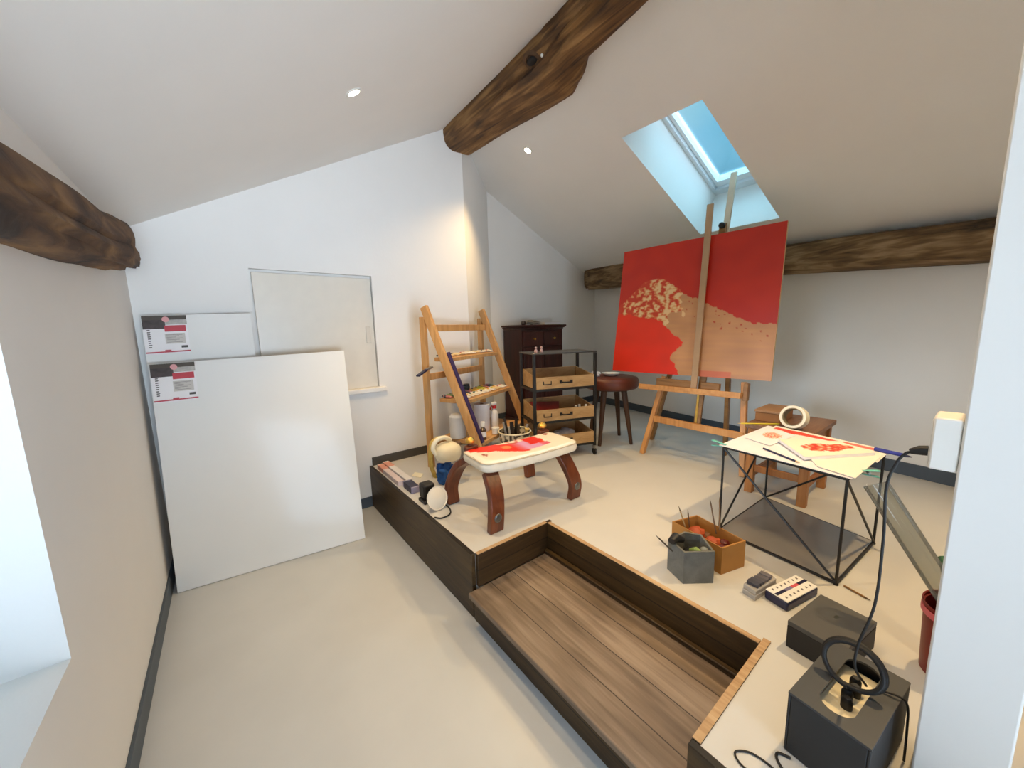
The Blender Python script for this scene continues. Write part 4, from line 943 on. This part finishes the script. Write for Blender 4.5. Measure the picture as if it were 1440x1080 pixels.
# clear case
t = thing('clear_case', 'small clear plastic case with dark pieces beside the watercolour tin', 'case', (1.72, .515, P))
CLEAR = glassy('clear_plastic', (238, 236, 234), .6, .4, .1)
cc = [(1.638, .547), (1.622, .492), (1.785, .466), (1.815, .525)]
def ring4(k, z): m = Vector((sum(p[0] for p in cc) / 4, sum(p[1] for p in cc) / 4, z)); return [m + (Vector((*p, z)) - m) * k for p in cc]
obj('tray', MB().plate(ring4(1, P + .001), (0, 0, .022)), CLEAR, t, bevel=.003)
obj('lid', MB().plate(ring4(.96, P + .024), (0, 0, .020)), CLEAR, t, bevel=.003)
rr = random.Random(2); k0 = ring4(.8, P + .0445)
for i in range(5):
    a = lerp(lerp(k0[0], k0[3], .1 + .18 * i), lerp(k0[1], k0[2], .1 + .18 * i), .5); h = .010 + .005 * rr.random()
    tag(obj('pastel_stub', MB().box(a.x - .012, a.x + .012, a.y - .022, a.y + .022, P + .0445, P + .0445 + h), plain('stub_%d' % i, (62 + 10 * i, 62 + 9 * i, 72 + 8 * i), .5, .1), bevel=.002), 'dark grey pastel stub lying on the clear plastic case', 'pastel', 'pastel stubs on the clear case')
# watercolour tin: navy base, white label grid
T0 = [(1.652, .390), (1.862, .340), (1.880, .425), (1.674, .478)]
t = thing('watercolour_tin', 'navy watercolour tin with a white printed lid', 'tin', (1.765, .41, P))
obj('tin_base', MB().plate([(*p, P + .0005) for p in T0], (0, 0, .036)), NAVY, t, bevel=.008)
mT = Vector((sum(p[0] for p in T0) / 4, sum(p[1] for p in T0) / 4, 0))
def TI(a, b, z): p = [Vector((*k, 0)) for k in T0]; return lerp(lerp(p[0], p[1], a), lerp(p[3], p[2], a), b) + Vector((0, 0, z))
ld = obj('lid', MB().plate([TI(.02, .02, P + .037), TI(.98, .02, P + .037), TI(.98, .98, P + .037), TI(.02, .98, P + .037)], (0, 0, .005)), WHITEP, t, bevel=.002)
for a0, a1, m in ((.0, .28, NAVY), (.281, .48, plain('lilac_print', (120, 116, 150), .5, .1)), (.481, .68, plain('rose_print', (206, 84, 96), .5, .1)), (.681, .95, NAVY)):
    obj('stripe', MB().plate([TI(a0 + .03, .46, P + .0422), TI(a1 + .03, .46, P + .0422), TI(a1 + .03, .60, P + .0422), TI(a0 + .03, .60, P + .0422)], (0, 0, .0008)), m, ld, smooth=0)
for row in (.22, .80):
    for k in range(7):
        a = .10 + k * .125
        obj('printed_mark', MB().plate([TI(a, row - .05, P + .0422), TI(a + .035, row - .05, P + .0422), TI(a + .05, row + .05, P + .0422), TI(a + .01, row + .05, P + .0422)], (0, 0, .0006)), plain('grey_print', (110, 104, 106), .5, .1), ld, smooth=0)

# ------------------------------------------------------------------ black box, cable box and cables
BX = [(1.45, .185), (1.69, .145), (1.712, .305), (1.466, .342)]
t = thing('black_box', 'flat black lidded box behind the cable box', 'box', (1.58, .245, P))
obj('box_body', MB().plate([(*p, P + .0005) for p in BX], (0, 0, .083)), plain('matt_black_card', (30, 27, 24), .6, .08), t, bevel=.002)
lid = obj('box_lid', MB().plate([(*p, P + .084) for p in BX], (0, 0, .018)), plain('charcoal_card', (80, 78, 74), .55, .05), t, bevel=.002)
obj('emblem', MB().plate([(1.60, .235, P + .1022), (1.62, .231, P + .1022), (1.622, .241, P + .1022), (1.602, .245, P + .1022)], (0, 0, .0005)), plain('emblem_dark', (58, 60, 52), .4, .1), lid, smooth=0)
t = thing('cable_box', 'black cable tidy box with an oval slot full of plugs', 'cable box', (1.21, .14, P))
ca, cu_, cv = Vector((1.215, .138, 0)), Vector((.992, -.11, 0)).normalized(), Vector((.11, .992, 0)).normalized()
HW, HD, ZC = .148, .082, P + .178
def CP(a, b, z): return ca + cu_ * a + cv * b + Vector((0, 0, z))
th = .006
for sgn in (-1, 1):
    obj('side_wall', MB().obox(CP(0, sgn * (HD - th / 2), P + .086), cu_ * HW, cv * th / 2, Vector((0, 0, .085))), SOFTBK, t, bevel=.002)
obj('end_wall', MB().obox(CP(-HW + th / 2, 0, P + .086), cu_ * th / 2, cv * (HD - th - .0005), Vector((0, 0, .085))), SOFTBK, t, bevel=.002)
obj('end_wall', MB().obox(CP(HW - th / 2, 0, P + .125), cu_ * th / 2, cv * (HD - th - .0005), Vector((0, 0, .045))), SOFTBK, t, bevel=.002)
obj('box_floor', MB().obox(CP(0, 0, P + .0045), cu_ * (HW - th - .0005), cv * (HD - th - .0005), Vector((0, 0, .004))), BLACKP, t)
# lid with a stadium hole
def stad(n=40, hl=.084, r=.036, off=.004):
    out = []
    for k in range(n):
        a = 2 * PI * k / n; x, y = math.cos(a) * r, math.sin(a) * r
        out.append((x + (hl if math.cos(a) > 1e-6 else -hl if math.cos(a) < -1e-6 else 0) + off, y))
    return out
S = stad(); rect = []
for x, y in S:
    k = min(HW / max(abs(x), 1e-6), HD / max(abs(y), 1e-6)); rect.append((max(-HW, min(HW, x * k)), max(-HD, min(HD, y * k))))
for cx_, cy_ in ((HW, HD), (HW, -HD), (-HW, HD), (-HW, -HD)):
    i = min(range(len(rect)), key=lambda j: (rect[j][0] - cx_) ** 2 + (rect[j][1] - cy_) ** 2); rect[i] = (cx_, cy_)
n = len(S); z0_, z1_ = P + .1715, ZC
lidm = MB()
lidm.add([CP(x, y, z1_) for x, y in S] + [CP(x, y, z1_) for x, y in rect] + [CP(x, y, z0_) for x, y in S] + [CP(x, y, z0_) for x, y in rect],
         [(i, (i + 1) % n, n + (i + 1) % n, n + i) for i in range(n)] + [(2 * n + i, 3 * n + i, 3 * n + (i + 1) % n, 2 * n + (i + 1) % n) for i in range(n)]
         + [(i, 2 * n + i, 2 * n + (i + 1) % n, (i + 1) % n) for i in range(n)] + [(n + i, n + (i + 1) % n, 3 * n + (i + 1) % n, 3 * n + i) for i in range(n)])
obj('box_lid', lidm, plain('charcoal_lid', (62, 64, 66), .5, .05), t, smooth=30)
t = thing('power_strip', 'white power strip with black plugs inside the cable tidy box', 'power strip', CP(0, 0, P + .07))
sp = obj('strip_body', MB().obox(CP(.0, .004, P + .118), cu_ * .130, cv * .046, Vector((0, 0, .02))), plain('strip_white', (246, 236, 206), .4, .03), t, bevel=.006)
obj('strip_stand', MB().obox(CP(.0, .004, P + .0533), cu_ * .11, cv * .03, Vector((0, 0, .0445))), BLACKP, t)
for k in range(4):
    c = CP(-.03 + k * .03, -.004 + .008 * (k % 2), P + .1385)
    obj('plug', MB().lathe([(.0125, 0), (.0125, .02), (.008, .03)], c, 14), BLACKP, t)
# thick coiled cable through the slot
coil = []
for k in range(61):
    a = 2 * PI * k / 30 - PI / 2
    coil.append(CP(.022, .004, ZC + .052) + cv * math.cos(a) * (.060 + .003 * (k > 30)) + Vector((0, 0, 1)) * math.sin(a) * (.050 + .003 * (k > 30)) + cu_ * (.020 * math.sin(a) + .012 * k / 60 - .01))
tag(obj('cable_coil', MB().tube(coil, .0062, 10), RUBBER), 'thick black cable coil standing in the slot of the cable tidy box', 'cable')
# lead from the coil box up to the wall socket
lead = curve([CP(.055, -.018, P + .166), (1.215, .133, .60), (1.22, .133, .668), (1.222, .113, .794), (1.225, .113, .966), (1.225, .119, 1.10), (1.225, .108, 1.164), (1.228, .096, 1.190), (1.23, .088, 1.196)], 8)
lt = thing('power_lead', 'black power lead rising from the cable box to the socket', 'cable', (1.22, .12, .6))
obj('lead', MB().tube(lead, .0032, 8), RUBBER, lt)
obj('plug', MB().tube([(1.23, .0895, 1.197), (1.231, .074, 1.203), (1.232, .0605, 1.205)], [.006, .011, .012], 12), BLACKP, lt)
# socket box on the pillar
t = thing('socket_box', 'white surface mounted socket box on the side of the pillar', 'socket', (1.25, .04, 1.172))
obj('casing', MB().box(1.203, 1.30, .0165, .0585, 1.172, 1.288), plain('socket_white', (236, 232, 224), .35, .02), t, bevel=.004)
obj('face_plate', MB().box(1.21, 1.293, .0588, .0605, 1.18, 1.28), WHITEP, t, bevel=.001)
# thin loose cables in front of the box
tag(obj('thin_cable', MB().tube(curve([(.955, .23, P + .003), (.945, .285, P + .003), (.965, .312, P + .003), (.995, .285, P + .003), (1.0, .235, P + .003), (.98, .17, P + .003)], 8), .0026, 8), RUBBER), 'thin black cable looping on the platform in front of the cable box', 'cable')
tag(obj('thin_cable', MB().tube(curve([(1.062, .215, P + .003), (1.05, .24, P + .003), (1.03, .235, P + .003), (1.01, .205, P + .003), (1.0, .14, P + .003)], 8), .0035, 8), RUBBER), 'black cable lying close to the near face of the cable box', 'cable')
tag(obj('thin_cable', MB().tube(curve([CP(.05, -.05, ZC + .005), CP(.06, -.080, ZC + .008), CP(.066, -.094, ZC - .01), CP(.07, -.098, P + .1), CP(.075, -.1, P + .004)], 6), .0026, 8), RUBBER), 'thin black wire hanging over the right edge of the cable box', 'cable')
# black adapter on the floor beside the pillar
tag(obj('power_adapter', MB().box(1.15, 1.195, -.02, .03, P + .0005, P + .05), BLACKP, bevel=.006), 'black power adapter on the platform beside the pillar', 'adapter')

# ------------------------------------------------------------------ red bin with rolls behind the pillar
bc = Vector((1.74, -.045, P))
t = thing('red_bin', 'dark red bin half hidden behind the pillar', 'bin', bc)
obj('bin_wall', MB().lathe([(.088, .006), (.097, .235), (.101, .237), (.101, .227), (.093, .225), (.084, .01)], bc, 32, caps=False), plain('dark_red_tin', (122, 22, 18), .45, .15), t)
obj('bin_floor', MB().lathe([(.088, 0), (.088, .008)], bc, 32), plain('dark_red_tin', (122, 22, 18), .45, .15), t)
obj('rim_band', MB().lathe([(.098, .200), (.1015, .200), (.1015, .220), (.098, .220)], bc, 32, caps=False), plain('pink_band', (214, 104, 112), .5, .08), t)
TUBEM = glassy('clear_tube_film', (214, 214, 206), .8, .07, .06)
a, b = Vector((1.695, -.055, .55)), Vector((1.775, .20, .925))
tag(obj('clear_tube', MB().tube([a, b], [.033, .036], 24, False), TUBEM), 'long clear plastic tube leaning out of the red bin', 'tube')
GRN = glassy('green_film', (120, 170, 128), .8, .35, .1)
tag(obj('green_roll', MB().tube([bc + Vector((.040, -.018, .014)), bc + Vector((.060, .060, .36))], [.018, .022], 24, False), GRN), 'green translucent roll standing in the red bin', 'roll')
tag(obj('cream_roll', MB().tube([bc + Vector((.012, -.058, .012)), bc + Vector((.04, -.052, .52))], [.02, .022], 20), CREAM), 'cream paper roll rising behind the green roll in the red bin', 'roll')
stick('paint_brush', 'thin dark stick standing in the red bin against the green roll', 'brush', bc + Vector((.068, -.03, .012)), bc + Vector((.09, .0, .42)), .003, plain('brush_dark', (80, 66, 52), .5, .1), plain('bristle_grey', (140, 132, 122), .8, .1))

# ------------------------------------------------------------------ daylight
SKY = .6; ZENITH = (1.9, 4.3, 5.6); LEFTSKY = (.07, .17, .36); LEFTFILL = (11.5, 14.0, 16.6); NEARSKY = (3.6, 4.5, 5.6); NEARGROUND = (15.5, 17.8, 20.8)
wd = bpy.data.worlds.new('sky'); SC.world = wd; wd.use_nodes = True
nt = wd.node_tree; bg = nt.nodes['Background']
tc = nt.nodes.new('ShaderNodeTexCoord'); nz = nt.nodes.new('ShaderNodeTexNoise'); nz.inputs['Scale'].default_value = 5; nz.inputs['Detail'].default_value = 6
cr_ = nt.nodes.new('ShaderNodeValToRGB'); cr_.color_ramp.elements[0].position = .4; cr_.color_ramp.elements[1].position = .65
cr_.color_ramp.elements[0].color = (.20, .68, .98, 1); cr_.color_ramp.elements[1].color = (.40, .84, 1.0, 1)
nt.links.new(tc.outputs['Generated'], nz.inputs['Vector']); nt.links.new(nz.outputs['Fac'], cr_.inputs[0]); nt.links.new(cr_.outputs[0], bg.inputs[0])
bg.inputs[1].default_value = 1.0
def vscale(col, k):
    m = nt.nodes.new('ShaderNodeMix'); m.data_type = 'RGBA'; m.blend_type = 'MULTIPLY'; m.inputs[0].default_value = 1; m.clamp_result = False
    m.inputs[7].default_value = (k, k, k, 1); nt.links.new(col, m.inputs[6]); return m.outputs[2]
sx = nt.nodes.new('ShaderNodeSeparateXYZ'); nt.links.new(tc.outputs['Generated'], sx.inputs[0])
def blend(fac_out, lo, hi, a, colour):
    mr = nt.nodes.new('ShaderNodeMapRange'); mr.interpolation_type = 'SMOOTHSTEP'; mr.inputs['From Min'].default_value = lo; mr.inputs['From Max'].default_value = hi
    nt.links.new(fac_out, mr.inputs['Value'])
    m = nt.nodes.new('ShaderNodeMix'); m.data_type = 'RGBA'; m.clamp_result = False
    nt.links.new(mr.outputs[0], m.inputs[0]); nt.links.new(a, m.inputs[6]); m.inputs[7].default_value = (*colour, 1); return m.outputs[2]
zen = blend(sx.outputs['Z'], .52, .72, vscale(cr_.outputs[0], SKY), ZENITH)      # hillside haze below a bright zenith
neg = nt.nodes.new('ShaderNodeMath'); neg.operation = 'MULTIPLY'; neg.inputs[1].default_value = -1; nt.links.new(sx.outputs['X'], neg.inputs[0])
ngy = nt.nodes.new('ShaderNodeMath'); ngy.operation = 'MULTIPLY'; ngy.inputs[1].default_value = -1; nt.links.new(sx.outputs['Y'], ngy.inputs[0])
c1 = blend(neg.outputs[0], .15, .6, zen, LEFTSKY)        # paler sky seen from the left window
c1 = blend(neg.outputs[0], .955, .985, c1, LEFTFILL)        # added bright patch beyond the left window, lights the right wall
c2 = blend(ngy.outputs[0], .7, .9, c1, NEARSKY)         # added bright sky behind the viewer, fill for the room
neg2 = nt.nodes.new('ShaderNodeMath'); neg2.operation = 'MULTIPLY'; neg2.inputs[1].default_value = -1; nt.links.new(sx.outputs['Z'], neg2.inputs[0])
grd = nt.nodes.new('ShaderNodeRGB'); grd.outputs[0].default_value = (.5, .58, .6, 1)
g2 = blend(ngy.outputs[0], .7, .9, grd.outputs[0], NEARGROUND)          # added ground glow behind the viewer, brightens the ceiling slopes
mr3 = nt.nodes.new('ShaderNodeMapRange'); mr3.inputs['From Min'].default_value = 0; mr3.inputs['From Max'].default_value = .1; nt.links.new(neg2.outputs[0], mr3.inputs['Value'])
mx3 = nt.nodes.new('ShaderNodeMix'); mx3.data_type = 'RGBA'; mx3.clamp_result = False
nt.links.new(mr3.outputs[0], mx3.inputs[0]); nt.links.new(c2, mx3.inputs[6]); nt.links.new(g2, mx3.inputs[7]); c3 = mx3.outputs[2]
nt.links.new(c3, bg.inputs[0])
def portal(c, normal, sx, sy, ydir):
    l = bpy.data.lights.new('daylight_portal', 'AREA'); l.shape = 'RECTANGLE'; l.size = sx; l.size_y = sy
    l.cycles.is_portal = True
    o = bpy.data.objects.new('daylight_portal', l); COL.objects.link(o)
    z = -Vector(normal).normalized(); y = Vector(ydir); y = (y - z * y.dot(z)).normalized(); x = y.cross(z)
    o.matrix_world = Matrix(((x.x, y.x, z.x, c[0]), (x.y, y.y, z.y, c[1]), (x.z, y.z, z.z, c[2]), (0, 0, 0, 1)))
portal((-.84, .92, 1.16), (1, 0, 0), .95, .95, (0, 0, 1))
portal((.24, YN - .22, 1.08), (0, 1, 0), 1.2, 1.95, (0, 0, 1))
pc_ = ctr + nr * (dep + .1)
portal(pc_, -nr, .62, 1.25, (D - A))

# ------------------------------------------------------------------ camera
cd = bpy.data.cameras.new('camera'); cam = bpy.data.objects.new('camera', cd); COL.objects.link(cam)
cd.sensor_width = 36; cd.lens = 520 / 1440 * 36; cd.clip_start = .02
X, Yd, F = Vector((.789, -.614, -.026)), Vector((-.109, -.099, -.989)), Vector((.605, .783, -.145))
F.normalize(); X = (X - F * X.dot(F)).normalized(); Y = -F.cross(X).normalized() if F.cross(X).dot(-Yd) < 0 else F.cross(X).normalized()
Y = (-Yd - F * (-Yd).dot(F) - X * (-Yd).dot(X)).normalized()
cam.matrix_world = Matrix(((X.x, Y.x, -F.x, 0), (X.y, Y.y, -F.y, 0), (X.z, Y.z, -F.z, 1.5), (0, 0, 0, 1)))
SC.camera = cam
SC.view_settings.view_transform = 'Standard'; SC.view_settings.look = 'None'; SC.view_settings.gamma = 1; SC.view_settings.use_curve_mapping = False
SC.view_settings.exposure = .58
